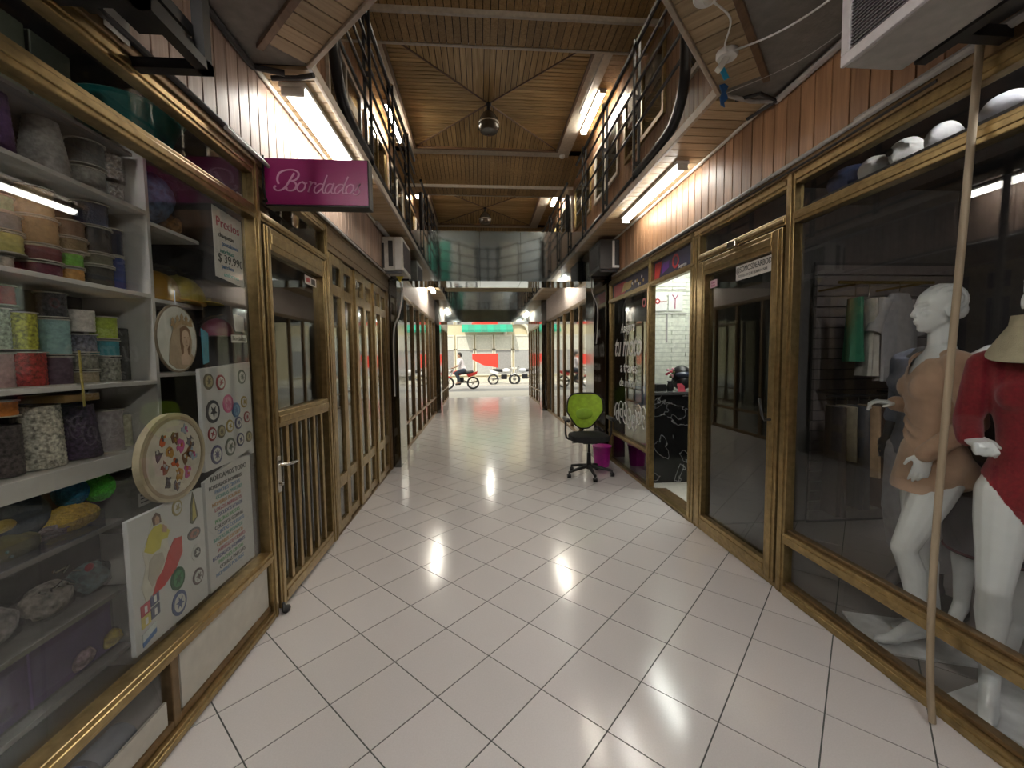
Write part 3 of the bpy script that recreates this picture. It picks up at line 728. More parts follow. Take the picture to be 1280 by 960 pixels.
# conduit and hook on the pale border
tag(mk('conduit', MB().tube([(1.80, 5.75, ZC-.045), (1.80, 7.3, ZC-.045), (1.84, 7.33, ZC-.045)], .012, 6), MT['conduit']), 'thin grey conduit along the pale border of the nearer coffer', 'conduit')
tag(mk('smoke_detector', MB().lathe([(.06, 0), (.06, -.03), (.04, -.055), (.01, -.06)], (1.80, 8.86, ZC-.03), 14), MT['white'], smooth=True), 'small white detector at the far right corner of the nearer coffer', 'detector')

# near end of the upper floor (seen in the mirror beam)
t = thing('gallery_railing', 'black steel railing across the near edge of the opening', 'railing', (.25, 1.45, H+.045))
for xx in (.02, .25, .48): mk('post', bx(xx-.015, 1.43, H+.045, xx+.015, 1.45, 4.43), MT['blk'], t)
for z in (4.40, 4.15, 3.90, 3.65, 3.42): mk('rail', MB().tube([(.0, 1.44, z), (.5, 1.44, z)], .013, 6), MT['blk'], t)
for nm, a, b, lab in (('left', (VL-.03, 2.45), (-.02, 1.45), 'black steel railing along the left diagonal edge of the opening'), ('right', (VR+.03, 2.55), (.5, 1.45), 'black steel railing along the right diagonal edge of the opening')):
    t = thing('gallery_railing', lab, 'railing', (a[0], a[1], H+.045))
    for k in range(3):
        s = k/2*.94+.03; mk('post', MB().obox((a[0]+(b[0]-a[0])*s, a[1]+(b[1]-a[1])*s, 3.85), (.03, .03, 1.16)), MT['blk'], t)
    for z in (4.40, 4.15, 3.90, 3.65, 3.42): mk('rail', MB().tube([(*a, z), (*b, z)], .013, 6), MT['blk'], t)
wu = struct('wall_upper_near', bx(ua, -1.6, H+.045, ub, -1.5, 5.9), cm('upper_near_wall', (.40, .44, .46), .6))
for k in (0, 1, 2, 4, 5):
    xk = ua+.05+(k-(k > 2))*.8
    mk('panel', bx(xk, -1.5, 3.5, xk+.73, -1.47, 5.4), cm('upper_panel%d' % (k % 3), ((.06, .30, .24), (.55, .57, .56), (.42, .46, .50))[k % 3], .5) if k != 3 else MT['white'], wu)
tube_lamp(-1.45, -.9, .3, ZC-.02, 'tube lamp high above the near end of the gallery, left', MT['tube_up'], .11)  # added fill, keeps the near upper floor bright in the mirror beam
tube_lamp(2.0, -.9, .3, ZC-.02, 'tube lamp high above the near end of the gallery, right', MT['tube_up'], .11)  # added fill, right-hand partner of the lamp above

# ================================================================== THINGS ON THE FACADES
# conduits along the foot of the cladding
def run(lst, r, m, label, sm=True):
    return tag(mk('conduit', MB().tube(lst, r, 8), m, smooth=sm), label, 'conduit')
run([(XL+.02, -1, 2.63), (XL+.02, 2.1, 2.63), (XL+.022, 2.8, 2.62), (XL+.02, 5.7, 2.63)], .013, MT['cable'], 'dark cable along the foot of the left wooden cladding')
run([(XL+.045, 2.1, 2.60), (XL+.04, 3.1, 2.605), (XL+.03, 3.2, 2.61), (XL+.03, 5.7, 2.61)], .011, MT['conduit'], 'grey conduit below the left cladding, starting near the magenta sign')
run([(XR-.022, -1, 2.655), (XR-.022, 1.95, 2.645)], .019, MT['conduit'], 'thick grey pipe below the right cladding, beside the leaning pole')
run([(XR-.02, 1.95, 2.64), (XR-.02, 3.3, 2.63), (XR-.018, 5.7, 2.635)], .012, MT['conduit'], 'grey conduit along the foot of the right wooden cladding')
run([(XR-.012, 1.6, 2.61), (XR-.014, 2.2, 2.60), (XR-.012, 3.2, 2.61), (XR-.014, 4.5, 2.61)], .007, MT['cable'], 'thin dark cable hanging under the right conduit')
run([(XR-.022, 1.0, H-.03), (XR-.022, 2.52, H-.04)], .02, MT['conduit'], 'pale pipe in the corner between ceiling and right cladding')
run([(XR-.02, 2.52, H-.04), (1.72, 2.55, H-.03), (1.5, 2.5, H-.025)], .012, MT['conduit'], 'short pale pipe running out from the right cladding to the opening corner')
run([(XR-.05, 2.75, H-.02), (XR-.03, 2.5, H-.05), (1.72, 2.47, H-.03), (1.62, 2.56, H-.02)], .011, MT['cable'], 'black cable looping in the corner above the right cladding')
run([(XL+.02, 1.0, H-.03), (XL+.02, 2.42, H-.03), (-1.06, 2.48, H-.02)], .016, MT['cable'], 'dark pipe in the corner between ceiling and left cladding')
run([(-1.14, 2.50, H-.035), (-1.0, 2.50, H-.03), (-.90, 2.47, H-.03)], .014, MT['cable'], 'black tube across the corner by the left lamp')
run([(XL+.04, 5.0, H-.02), (XL+.05, 5.7, H-.02)], .028, MT['conduit'], 'pale square duct above the left air conditioner')

# magenta sign
t = thing('hanging_sign', 'magenta shop sign with pink script reading Bordados', 'sign', (XL, 2.5, 2.51))
sx0, sx1, sz0, sz1 = -1.205, -.625, 2.385, 2.652
mk('sign_box', bx(sx0, 2.5, sz0, sx1, 2.585, sz1), MT['blkpl'], t, bevel=.003)
mk('sign_face', bx(sx0+.006, 2.494, sz0+.01, sx1-.006, 2.50, sz1-.006), MT['magenta'], t)
mk('bracket', bx(XL+.0, 2.50, sz1-.05, sx0, 2.53, sz1-.035), MT['blk'], t); mk('bracket', bx(XL, 2.50, sz0+.02, sx0, 2.53, sz0+.035), MT['blk'], t)
mk('cable', MB().tube(crom([(XL+.018, 2.49, 2.66), (XL+.012, 2.49, 2.55), (XL+.018, 2.485, 2.45), (XL+.03, 2.49, 2.405)], 5), .006, 6), MT['blk'], t)
STK = [[(385,215),(340,280),(290,350),(240,385),(190,390),(165,365),(185,345)],
 [(215,325),(203,280),(225,220),(290,188),(370,182),(425,205),(428,245),(395,282),(335,297),(385,305),(402,340),(380,378),(335,392),(295,380),(300,358)],
 [(470,298),(430,320),(410,360),(420,392),(455,395),(488,362),(496,322),(470,298),(485,318),(520,312)],
 [(540,300),(562,300),(545,350),(525,402)],[(540,355),(560,322),(585,303),(608,310),(603,325)],
 [(702,330),(655,316),(605,350),(590,392),(620,408),(684,352)],[(735,228),(705,300),(678,375),(688,408),(715,400)],
 [(800,326),(755,316),(718,356),(710,396),(738,408),(786,358)],[(805,308),(785,350),(770,388),(785,412),(815,398)],
 [(924,330),(872,318),(825,352),(810,396),(838,410),(902,354)],[(960,238),(925,310),(895,382),(905,412),(932,400)],
 [(985,315),(950,338),(932,378),(944,410),(980,405),(1010,368),(1012,328),(985,315)],
 [(1030,385),(1062,345),(1088,308),(1066,345),(1078,385),(1060,415),(1022,422),(1008,402)]]
sb = MB()
for k, s_ in enumerate(STK):
    pts = crom([(p[0], p[1], 0) for p in s_], 5)
    w3 = [(sx0+(p.x-60)/1120*(sx1-sx0), 2.4915, sz1-(p.y-62)/483*(sz1-sz0)) for p in pts]
    # ribbon with a pen-like width
    ring_ = []
    for i, p in enumerate(w3):
        q = Vector(w3[min(i+1, len(w3)-1)])-Vector(w3[max(i-1, 0)]); q.normalize()
        wd = (.0042+.0032*abs(q.z)) if k < 2 else (.003+.0025*abs(q.z)); n_ = Vector((-q.z, 0, q.x))*wd/1.3
        p = Vector(p); ring_.append([p+n_, p+n_+Vector((0, .003, 0)), p-n_+Vector((0, .003, 0)), p-n_])
    sb.rings(ring_)
mk('lettering', sb, MT['pink'], t)

# left empty bracket near the camera
t = thing('wall_bracket', 'black angle-iron bracket frame on the left cladding above the shop window', 'bracket', (XL, 1.2, 2.57))
for q in ((-1.0, .5, 2.55, -.96, 1.66, 2.585), (-1.0, .5, 2.585, -.995, 1.66, 2.64)): mk('side_bar', bx(*q), MT['blk'], t)
for yy in (1.62, 1.33, .6): mk('cross_bar', bx(XL+.0, yy, 2.55, -.96, yy+.04, 2.585), MT['blk'], t)
mk('upright', bx(-1.005, 1.62, 2.585, -.965, 1.66, 2.95), MT['blkpl'], t)
mk('upright', bx(-1.19, 1.40, 2.585, -1.15, 1.44, 3.10), MT['blk'], t)
mk('tray', bx(-1.18, .4, 2.66, -1.0, 1.62, 2.70), MT['blkpl'], t)
mk('backing_board', bx(XL+.004, 1.34, 2.66, XL+.012, 1.60, 2.98), MT['trim_dk'], t)
mk('label', bx(XL+.02, 1.50, 2.60, XL+.022, 1.60, 2.70), MT['offw'], t)

# air conditioners
t = thing('air_conditioner', 'large white window air conditioner under the right ceiling edge near the camera', 'air conditioner', (1.5, 1.1, 2.56))
mk('housing', bx(1.36, .35, 2.56, 1.59, 1.49, 3.08), cm('ac_shell', (.42, .40, .37), .5), t, bevel=.008)
fr = MB(); fr.box(1.345, .35, 2.56, 1.36, 1.49, 2.60).box(1.345, 1.455, 2.60, 1.36, 1.49, 3.08).box(1.345, .35, 3.04, 1.36, 1.455, 3.08)
mk('front_frame', fr, cm('ac_frame', (.60, .58, .60), .4), t, bevel=.003)
mk('grille_backing', bx(1.358, .35, 2.60, 1.36, 1.455, 3.04), cm('ac_dark', (.07, .06, .065), .5), t)
g = MB()
for k in range(36): g.box(1.351, .35, 2.606+k*.012, 1.357, 1.455, 2.6095+k*.012)
mk('grille', g, cm('ac_grille', (.20, .185, .20), .4), t, kind='stuff')
mk('bracket', MB().box(1.585, .3, 2.55, 1.63, 1.44, 2.60).box(1.63, 1.36, 2.60, XR, 1.40, 2.64).box(1.63, .6, 2.60, XR, .64, 2.64), MT['blk'], t)
mk('rear_coil', bx(1.60, .4, 2.66, 1.84, 1.40, 3.06), MT['blkpl'], t)
def small_ac(x0, x1, y0, y1, z0, z1, inner, label, side):
    t = thing('air_conditioner', label, 'air conditioner', ((x0+x1)/2, (y0+y1)/2, z0))
    mk('housing', bx(x0, y0, z0, x1, y1, z1), cm('ac_shell2', (.55, .54, .50), .5) if side < 0 else cm('ac_shell_dark', (.05, .05, .05), .5), t, bevel=.012)
    a, b = (x0, x1) if side < 0 else (x1, x0); d = -side
    def X(f): return a+(b-a)*f
    if side < 0:
        mk('vent', bx(X(.30), y0-.004, z0+.05, X(.52), y0+.002, z1-.05), MT['blkpl'], t)
        mk('vent', bx(X(.01), y0-.004, z0+.03, X(.10), y0+.002, z1-.08), MT['blkpl'], t)
        mk('corner_strip', bx(X(.62), y0-.012, z0+.01, X(.97), y0-.001, z1-.01), MT['white'], t, bevel=.005)
    else:
        mk('vent', bx(x0+.01, y0-.004, z0+.03, x0+.16, y0+.002, z1-.03), MT['blkpl'], t)
        mk('corner_strip', bx(x0+.17, y0-.012, z0+.02, x0+.20, y0-.001, z1-.02), MT['white'], t)
        mk('corner_strip', bx(x0+.20, y0-.012, z0+.02, x1-.005, y0-.001, z0+.05), MT['white'], t)
        mk('vent', bx(x0+.20, y0-.004, z0+.05, x1-.01, y0+.002, z1-.03), MT['blkpl'], t)
    g = MB(); xs = inner
    mk('grille_backing', bx(xs-.003, y0+.05, z0+.05, xs+.003, y1-.05, z1-.05), MT['blkpl'], t)
    for k in range(12):
        yy = y0+.06+k*(y1-y0-.12)/11; g.box(xs-.006, yy, z0+.05, xs+.006, yy+.01, z1-.05)
    mk('grille', g, cm('ac_grille', (.2, .2, .2)), t, kind='stuff')
    mk('bracket', bx(x0+.02, y0+.03, z0-.03, x1-.02, y0+.06, z0), MT['blk'], t); mk('bracket', bx(x0+.02, y1-.06, z0-.03, x1-.02, y1-.03, z0), MT['blk'], t)
    return t
small_ac(XL+.01, -.955, 5.38, 5.98, 2.63, 3.05, -.955, 'white air conditioner at the far end of the left cladding', -1)
small_ac(1.60, XR-.01, 5.42, 5.95, 2.67, 3.06, 1.60, 'dark and white air conditioner at the far end of the right cladding', 1)
tag(mk('cable', MB().tube(crom([(-1.08, 5.75, 2.62), (-1.05, 5.78, 2.4), (-1.09, 5.72, 2.1), (-1.16, 5.7, 1.85), (-1.17, 5.7, 1.0)], 6), .012, 8), MT['conduit'], smooth=True), 'grey drain hose hanging below the left air conditioner', 'hose')
tag(mk('cable', MB().tube(crom([(1.66, 6.0, 2.66), (1.64, 5.93, 2.45), (1.72, 5.92, 2.2), (1.70, 5.92, 1.7)], 6), .008, 8), MT['conduit'], smooth=True), 'pale cable hanging below the right air conditioner', 'cable')
tag(mk('warning_label', MB().prism([(-1.09, 2.60), (-.99, 2.60), (-1.04, 2.52)], lambda u, v, t: (u, t, v), 5.60, 5.61), cm('yellow', (.6, .5, .05))), 'small yellow triangle under the left air conditioner', 'label')

# fittings on the diagonal wood band
t = thing('smoke_alarm', 'round white ceiling fitting with lens on the right wood band, nearer one', 'detector', (1.03, 1.86, H))
mk('base', MB().lathe([(.055, .0), (.055, -.02), (.05, -.03)], (1.03, 1.86, H), 18), MT['white'], t, smooth=True)
mk('lens', MB().ell((1.03, 1.84, H-.045), (.022, .022, .02), 12, 8), MT['offw'], t, smooth=True)
t = thing('smoke_alarm', 'round white ceiling fitting with blue tape on the right wood band, farther one', 'detector', (1.34, 2.2, H))
mk('base', MB().lathe([(.055, .0), (.055, -.02), (.048, -.03)], (1.34, 2.2, H), 18), MT['white'], t, smooth=True)
mk('arm', MB().obox((1.315, 2.20, H-.06), (.03, .03, .09), Matrix.Rotation(.6, 3, 'Y')), MT['offw'], t, bevel=.003)
mk('blue_tape', MB().obox((1.345, 2.23, H-.09), (.032, .004, .06), Matrix.Rotation(-.5, 3, 'Y')), cm('bluetape', (.03, .35, .6), .4), t)
tag(mk('blue_tape', MB().prism([(1.445, -.01), (1.475, .0), (1.50, -.015), (1.485, -.05), (1.50, -.085), (1.475, -.11), (1.48, -.135), (1.455, -.12), (1.45, -.08), (1.462, -.05)], lambda u, v, t: (u, t, H+v), 2.44, 2.447), cm('bluetape2', (.02, .09, .25), .5)), 'torn dark blue tape hanging at the corner of the opening', 'tape')
tag(mk('cable', MB().tube(crom([(1.03, 1.86, H-.02), (1.2, 1.95, H-.03), (1.28, 2.12, H-.03), (1.36, 2.14, H-.025), (1.55, 1.9, H-.035), (1.75, 1.3, H-.02), (1.8, 1.0, H-.02)], 8), .005, 6), MT['white'], smooth=True), 'white cable sagging across the near ceiling between the two fittings', 'cable')
tag(mk('cable', MB().tube(crom([(1.52, 2.5, H-.02), (1.75, 2.1, H-.05), (1.83, 1.5, H-.03)], 8), .002, 5), MT['conduit'], smooth=True), 'thin grey wire along the near ceiling by the right cladding', 'cable')

# leaning pole in front of the right window
tag(mk('leaning_pole', MB().tube(crom([(1.80, 1.435, .016), (1.795, 1.45, .25), (1.805, 1.465, .7), (1.82, 1.46, 1.4), (1.83, 1.445, 2.1), (1.832, 1.43, 2.66)], 8), [.0125]*41, 10), MT['wood_pole'], smooth=True),
    'long slightly bent wooden pole leaning against the right shop window', 'pole')

# ================================================================== EMBROIDERY SHOP (left)
SX0, SX1 = -1.80, -1.50
sh = thing('shelf_unit', 'white shelving full of thread reels behind the left shop window', 'shelf', (-1.65, 1.3, 0))
YD = 2.03
for z in (2.19, 1.815, 1.42, 1.12): mk('shelf', bx(SX0, .2, z-.018, SX1, YD, z), MT['shelf'], sh, bevel=.002)
for z in (2.15, 1.80, 1.45, 1.10): mk('shelf', bx(SX0, YD+.018, z-.018, SX1, 2.38, z), MT['shelf'], sh, bevel=.002)
mk('divider', bx(SX0, YD, .05, SX1, YD+.018, 2.50), MT['shelf'], sh)
mk('divider', bx(SX0, .9, .05, SX1-.03, .918, 2.19), MT['shelf'], sh)
mk('thick_shelf_front', bx(SX1, .2, 1.06, SX1+.012, YD, 1.125), MT['shelf'], sh)
for z in (.86, .58, .33): mk('shelf', bx(SX0, .2, z-.018, SX1+.02, 1.78, z), MT['shopgrey'], sh)
mk('back_panel', bx(SX0-.01, .2, .05, SX0, 2.38, 2.75), MT['shopdim'], sh)
tube_lamp(-1.42, -.2, .95, 2.93, 'shop tube lamp inside the embroidery shop', MT['tube_shop'], .08)  # fill added off screen so the shelves get light

def reel(name, label, y, z0, z1, rad, c, x=-1.62, flange=(.5, .48, .42), bead=False, taper=0, metal=0, group=None, shiny=.45):
    t = thing(name, label, 'reel', (x, y, z0), group)
    h = z1-z0; rt_ = rad*.92
    m = cm('thread_%.2f_%.2f_%.2f%d' % (*c, bead), c, shiny, metal=metal, bump=.6 if bead else .35, bscale=220 if bead else 120, var=.7 if bead else .25, scale=85 if bead else 60)
    prof = []
    n = max(5, int(h/.008))
    for k in range(n+1):
        f = k/n; r_ = rt_*(1-taper*f)*(1+.04*(k % 2)); prof.append((r_, .004+(h-.008)*f))
    mk('thread', MB().lathe(prof, (x, y, z0), 22), m, t, smooth=True)
    if flange:
        fm = cm('fl_%.2f' % flange[0], flange, .5)
        mk('flange', MB().lathe([(rad*1.06, 0), (rad*1.06, .004)], (x, y, z0), 22), fm, t)
        if taper < .2: mk('flange', MB().lathe([(rad*1.06, -.004), (rad*1.06, 0), (rad*.3, 0), (rad*.3, -.003)], (x, y, z1), 22), fm, t)
    return t
R_ = [  # name,label,y,z0,z1,rad,colour,options
 ('yarn_cone','violet yarn cone on the top shelf at the window edge',1.56,2.19,2.42,.055,(.13,.06,.19),dict(taper=.25,flange=None)),
 ('yarn_cone','wide pale grey yarn cone on the top shelf',1.72,2.19,2.41,.085,(.40,.38,.36),dict(taper=.42,flange=None)),
 ('thread_reel','pale grey reel on the top shelf, lower of its pair',1.89,2.19,2.30,.06,(.42,.41,.38),{}),
 ('thread_reel','charcoal reel on top of the pale grey reel',1.89,2.31,2.41,.062,(.14,.14,.14),{}),
 ('bead_reel','lower silver sequin reel beside the divider, top shelf',1.99,2.19,2.29,.055,(.70,.62,.60),dict(bead=True,metal=.9,shiny=.22,flange=None)),
 ('bead_reel','upper silver sequin reel beside the divider, top shelf',1.985,2.295,2.41,.065,(.74,.64,.62),dict(bead=True,metal=.9,shiny=.2,flange=None)),
 ('ribbon_reel','bare white reel core under the yellow ribbon reel',1.545,1.815,1.87,.035,(.55,.50,.42),{}),
 ('ribbon_reel','yellow satin ribbon reel',1.545,1.875,1.945,.062,(.55,.50,.16),{}),
 ('ribbon_reel','steel blue ribbon reel above the yellow one',1.545,1.95,2.01,.06,(.20,.24,.28),{}),
 ('ribbon_reel','mint green ribbon reel, topmost of the first stack',1.545,2.015,2.07,.045,(.28,.45,.26),{}),
 ('thread_reel','maroon cord reel at the foot of the bronze stack',1.67,1.815,1.87,.065,(.14,.02,.04),{}),
 ('thread_reel','dark red cord reel below the bronze reel',1.67,1.875,1.93,.065,(.17,.03,.04),{}),
 ('thread_reel','bronze cord reel, second shelf',1.67,1.935,2.03,.062,(.33,.22,.10),{}),
 ('thread_reel','gold cord reel on top of the bronze reel',1.67,2.035,2.14,.055,(.38,.28,.14),{}),
 ('thread_reel','amber cord reel under the bright green one',1.785,1.815,1.875,.045,(.62,.33,.09),{}),
 ('thread_reel','bright green cord reel on the amber one',1.785,1.88,1.935,.045,(.16,.48,.05),{}),
 ('thread_reel','olive brown cord reel above the bright green one',1.785,1.94,1.99,.06,(.20,.15,.07),{}),
 ('thread_reel','brown cord reel, topmost above the bright green one',1.785,1.995,2.06,.055,(.17,.10,.06),{}),
 ('thread_reel','black cord reel at the foot of the dark stack, second shelf',1.895,1.815,1.905,.062,(.03,.03,.03),{}),
 ('thread_reel','grey olive cord reel within the dark stack, second shelf',1.895,1.91,1.955,.062,(.13,.14,.10),{}),
 ('thread_reel','black glossy cord reel in the dark stack, second shelf',1.895,1.96,2.065,.062,(.02,.02,.025),dict(shiny=.25)),
 ('thread_reel','navy cord reel, topmost of the dark stack, second shelf',1.895,2.07,2.165,.058,(.02,.03,.08),dict(shiny=.25)),
 ('thread_reel','royal blue cord reel next to the divider, second shelf',1.97,1.815,1.965,.052,(.03,.06,.24),{}),
 ('thread_reel','dark navy cord reel on the royal blue one',1.97,1.97,2.085,.05,(.015,.02,.05),{}),
 ('thread_reel','small red reel on the pale green one, third shelf',1.535,1.70,1.77,.04,(.28,.02,.03),dict(shiny=.2)),
 ('thread_reel','rosy reel at the window edge, foot of the third shelf',1.50,1.42,1.54,.05,(.45,.28,.28),{}),
 ('bead_reel','pale green cord reel, third shelf',1.51,1.55,1.69,.042,(.36,.44,.34),dict(bead=True)),
 ('bead_reel','yellow and black cord reel, third shelf',1.595,1.55,1.685,.042,(.45,.46,.05),dict(bead=True)),
 ('bead_reel','red cord reel under the yellow and black one',1.595,1.42,1.545,.058,(.42,.03,.03),dict(bead=True)),
 ('thread_reel','plum cord reel in clear wrap, third shelf',1.705,1.42,1.53,.048,(.12,.08,.11),dict(shiny=.25)),
 ('thread_reel','aqua ribbon reel on the plum one',1.705,1.535,1.67,.048,(.26,.42,.42),{}),
 ('thread_reel','dark sequin reel on top of the aqua one',1.705,1.675,1.77,.045,(.04,.04,.05),dict(bead=True,shiny=.2)),
 ('thread_reel','tan cord reel at the foot of the grey stack, third shelf',1.81,1.42,1.47,.05,(.34,.28,.18),{}),
 ('bead_reel','grey cord reel in the grey stack, third shelf',1.81,1.475,1.54,.05,(.22,.21,.17),dict(bead=True)),
 ('bead_reel','slate patterned ribbon reel in the grey stack, third shelf',1.81,1.545,1.62,.05,(.15,.15,.20),dict(bead=True)),
 ('thread_reel','white yarn reel, topmost of the grey stack, third shelf',1.81,1.625,1.72,.05,(.58,.54,.50),dict(flange=None)),
 ('bead_reel','granite grey cord reel under the teal one',1.915,1.42,1.525,.05,(.26,.26,.22),dict(bead=True)),
 ('thread_reel','teal cord reel, third shelf',1.915,1.53,1.60,.05,(.03,.24,.30),{}),
 ('thread_reel','lime cord reel on top of the teal one',1.915,1.605,1.70,.048,(.34,.44,.05),{}),
 ('thread_reel','black cord bundle beside the divider, third shelf',1.99,1.42,1.66,.034,(.03,.03,.035),dict(flange=None,bead=True)),
 ('thread_reel','orange ribbon reel at the window edge, fourth shelf',1.50,1.325,1.38,.05,(.75,.25,.05),{}),
 ('cord_coil','dark brown coiled cord at the window edge, fourth shelf',1.50,1.12,1.30,.055,(.09,.07,.07),dict(flange=None,bead=True)),
 ('yarn_cone','large off-white lace reel, fourth shelf',1.62,1.12,1.355,.075,(.55,.52,.44),dict(bead=True,flange=None,taper=.12)),
 ('yarn_bundle','dark purple feather bundle, fourth shelf',1.775,1.12,1.34,.07,(.07,.045,.09),dict(flange=None,bead=True,taper=.3)),
 ('thread_reel','mauve and white cord reel, fourth shelf',1.905,1.12,1.30,.052,(.42,.37,.38),{}),
 ('thread_reel','small cream cord reel beside the divider, fourth shelf',1.985,1.12,1.27,.028,(.50,.48,.36),dict(flange=None)),
]
for nm, lab, y, z0, z1, rad, c, kw in R_: reel(nm, lab, y, z0, z1, rad, c, **kw)
tag(mk('gold_box', bx(-1.68, 1.62, 1.357, -1.52, 1.76, 1.385), cm('gold_card', (.35, .22, .08), .4, metal=.3), bevel=.002), 'flat gold box lying on the off-white lace reel', 'box')
tag(mk('bead_string', MB().tube([(-1.49, 1.655, 1.55), (-1.485, 1.655, 1.34)], .004, 6), cm('gold_bead', (.5, .4, .1), .3, metal=.5, bump=1, bscale=300)), 'gold bead string hanging over the edge of the third shelf', 'string')
def lump(mb_, m, name, label, cat, seed=0, amp=.01, freq=22, group=None):
    from mathutils import noise
    mb_.v = [tuple(Vector(p)+Vector((noise.noise(Vector(p)*freq+Vector((seed, 0, 0))), noise.noise(Vector(p)*freq+Vector((0, seed, 5))), noise.noise(Vector(p)*freq+Vector((3, 0, seed)))))*amp) for p in mb_.v]
    return tag(mk(name, mb_, m, smooth=True), label, cat, group)
def yarn(c, lab, ctr, r, seed):
    from mathutils import noise
    base = Vector(ctr); t = tag(mk('yarn_ball', MB().ell(ctr, r, 20, 12), cm('yarn'+lab[:6], c, .8, bump=.8, bscale=150, var=.3, scale=80), smooth=True), lab, 'yarn')
    rnd = random.Random(seed); st_ = MB()
    for k in range(12):
        ax = Vector((rnd.uniform(-1, 1), rnd.uniform(-1, 1), rnd.uniform(-1, 1))).normalized(); u = ax.orthogonal().normalized(); v = ax.cross(u)
        pts = []
        for i in range(17):
            a = 2*pi*i/16; d = (u*cos(a)+v*sin(a)); pts.append(base+Vector((d.x*r[0], d.y*r[1], d.z*r[2]))*1.02)
        st_.tube(pts, .0025, 4)
    mk('strand', st_, MT['yarn'+lab[:6]], t, kind='stuff', smooth=True)
yarn((.02, .20, .35), 'blue yarn ball under the thick shelf', (-1.60, 1.70, 1.00), (.05, .05, .055), 1)
yarn((.10, .60, .06), 'bright green yarn ball under the thick shelf', (-1.59, 1.80, .99), (.055, .05, .058), 2)
yarn((.65, .42, .04), 'yellow yarn skein lying below the green and blue balls', (-1.57, 1.66, .915), (.07, .09, .045), 3)
lump(MB().ell((-1.62, 1.50, .97), (.08, .12, .09), 20, 12), cm('navyyarn', (.02, .035, .06), .9, bump=.6), 'yarn_skein', 'dark navy yarn skein left of the blue yarn ball', 'yarn', 3)
lump(MB().ell((-1.56, 1.44, .90), (.06, .09, .04), 16, 10), cm('oliveyarn', (.14, .12, .04), .9, bump=.6), 'yarn_skein', 'dull olive yarn skein left of the yellow skein', 'yarn', 5)
tag(mk('gold_ornament', MB().ell((-1.53, 1.40, .985), (.02, .04, .02), 12, 8), cm('gold_orn', (.5, .38, .12), .3, metal=.6, bump=1, bscale=100), smooth=True), 'small gold ornament near the window edge below the thick shelf', 'ornament')
t = thing('storage_box', 'grey cardboard box with a paper label beside the green yarn', 'box', (-1.55, 1.92, .80))
mk('box_body', bx(-1.66, 1.845, .81, -1.50, 2.02, .985), cm('greycard', (.20, .19, .175), .7), t, bevel=.004)
mk('box_label', bx(-1.499, 1.88, .87, -1.497, 1.97, .93), MT['paper'], t); [mk('label_print', bx(-1.4968, 1.89, .915-.016*k, -1.4964, 1.96-.01*k, .92-.016*k), MT['blk'], t) for k in range(3)]
mk('box_lid', bx(-1.663, 1.842, .985, -1.497, 2.023, 1.0), cm('greycard', (.2, .19, .175)), t)
mk('shelf', bx(SX0, 1.80, .79, SX1, YD, .81), MT['shopgrey'], sh)
# plastic bags and bins of lower rows
def bag(ctr, r, c, lab, seed, cat='bag'):
    t = thing('plastic_bag', lab, cat, (ctr[0], ctr[1], ctr[2]-r[2]))
    from mathutils import noise
    a = MB().ell(ctr, [q*.85 for q in r], 16, 10)
    a.v = [tuple(Vector(p)+Vector((1, 1, 1))*noise.noise(Vector(p)*30+Vector((seed, 0, 0)))*.012) for p in a.v]
    mk('contents', a, cm('bagc%.2f%.2f%.2f' % c, c, .6, var=.6, scale=40, bump=.6), t, smooth=True)
    b = MB().ell(ctr, r, 24, 16)
    b.v = [tuple(Vector(p)+Vector((1, .6, .8))*noise.noise(Vector(p)*45+Vector((seed, 2, 0)))*.014) for p in b.v]
    mk('wrap', b, MT['clear'], t)
bag((-1.58, 1.38, .655), (.07, .09, .07), (.24, .21, .20), 'clear bag of grey trimmings at the window edge', 1)
bag((-1.57, 1.55, .655), (.07, .09, .07), (.30, .26, .22), 'clear bag of tan trimmings left of the metal scraps', 2)
bag((-1.57, 1.71, .65), (.07, .07, .065), (.10, .16, .17), 'clear bag holding something teal', 3)
bag((-1.60, 1.36, .385), (.08, .08, .05), (.33, .26, .12), 'clear bag of brass bits on the bottom shelf', 4)
bag((-1.54, 1.62, .375), (.04, .05, .04), (.40, .26, .30), 'pink clear-wrapped bundle low behind the glass', 5)
bag((-1.53, 1.74, .375), (.035, .04, .04), (.50, .38, .06), 'yellow clear-wrapped bundle low behind the glass', 6)
def binbox(y0, y1, z0, z1, lab, c, mname, x0=-1.74, x1=-1.48):
    t = thing('storage_bin', lab, 'bin', ((x0+x1)/2, (y0+y1)/2, z0))
    mk('bin_body', MB().box(x0, y0, z0, x1, y1, z0+.006).box(x0, y0, z0, x0+.005, y1, z1).box(x1-.005, y0, z0, x1, y1, z1).box(x0, y0, z0, x1, y0+.005, z1).box(x0, y1-.005, z0, x1, y1, z1), MT[mname], t, bevel=.001)
    if c:
        r_ = random.Random(y0); m_ = MB()
        for k in range(30):
            m_.tube([(r_.uniform(x0+.03, x1-.02), r_.uniform(y0+.02, y1-.02), r_.uniform(z0+.02, z1-.01)) for q in range(3)], .005, 5)
        mk('contents', m_, c, t, kind='stuff')
binbox(1.25, 1.46, .862, .93, 'clear bin of small trimmings at the window edge', cm('mix1', (.30, .2, .16), .5, c2=(.1, .3, .25), scale=20), 'clear')
binbox(1.47, 1.70, .862, .93, 'clear bin of small trimmings below the yellow skein', cm('mix2', (.35, .3, .25), .5, c2=(.2, .1, .1), scale=20), 'clear')
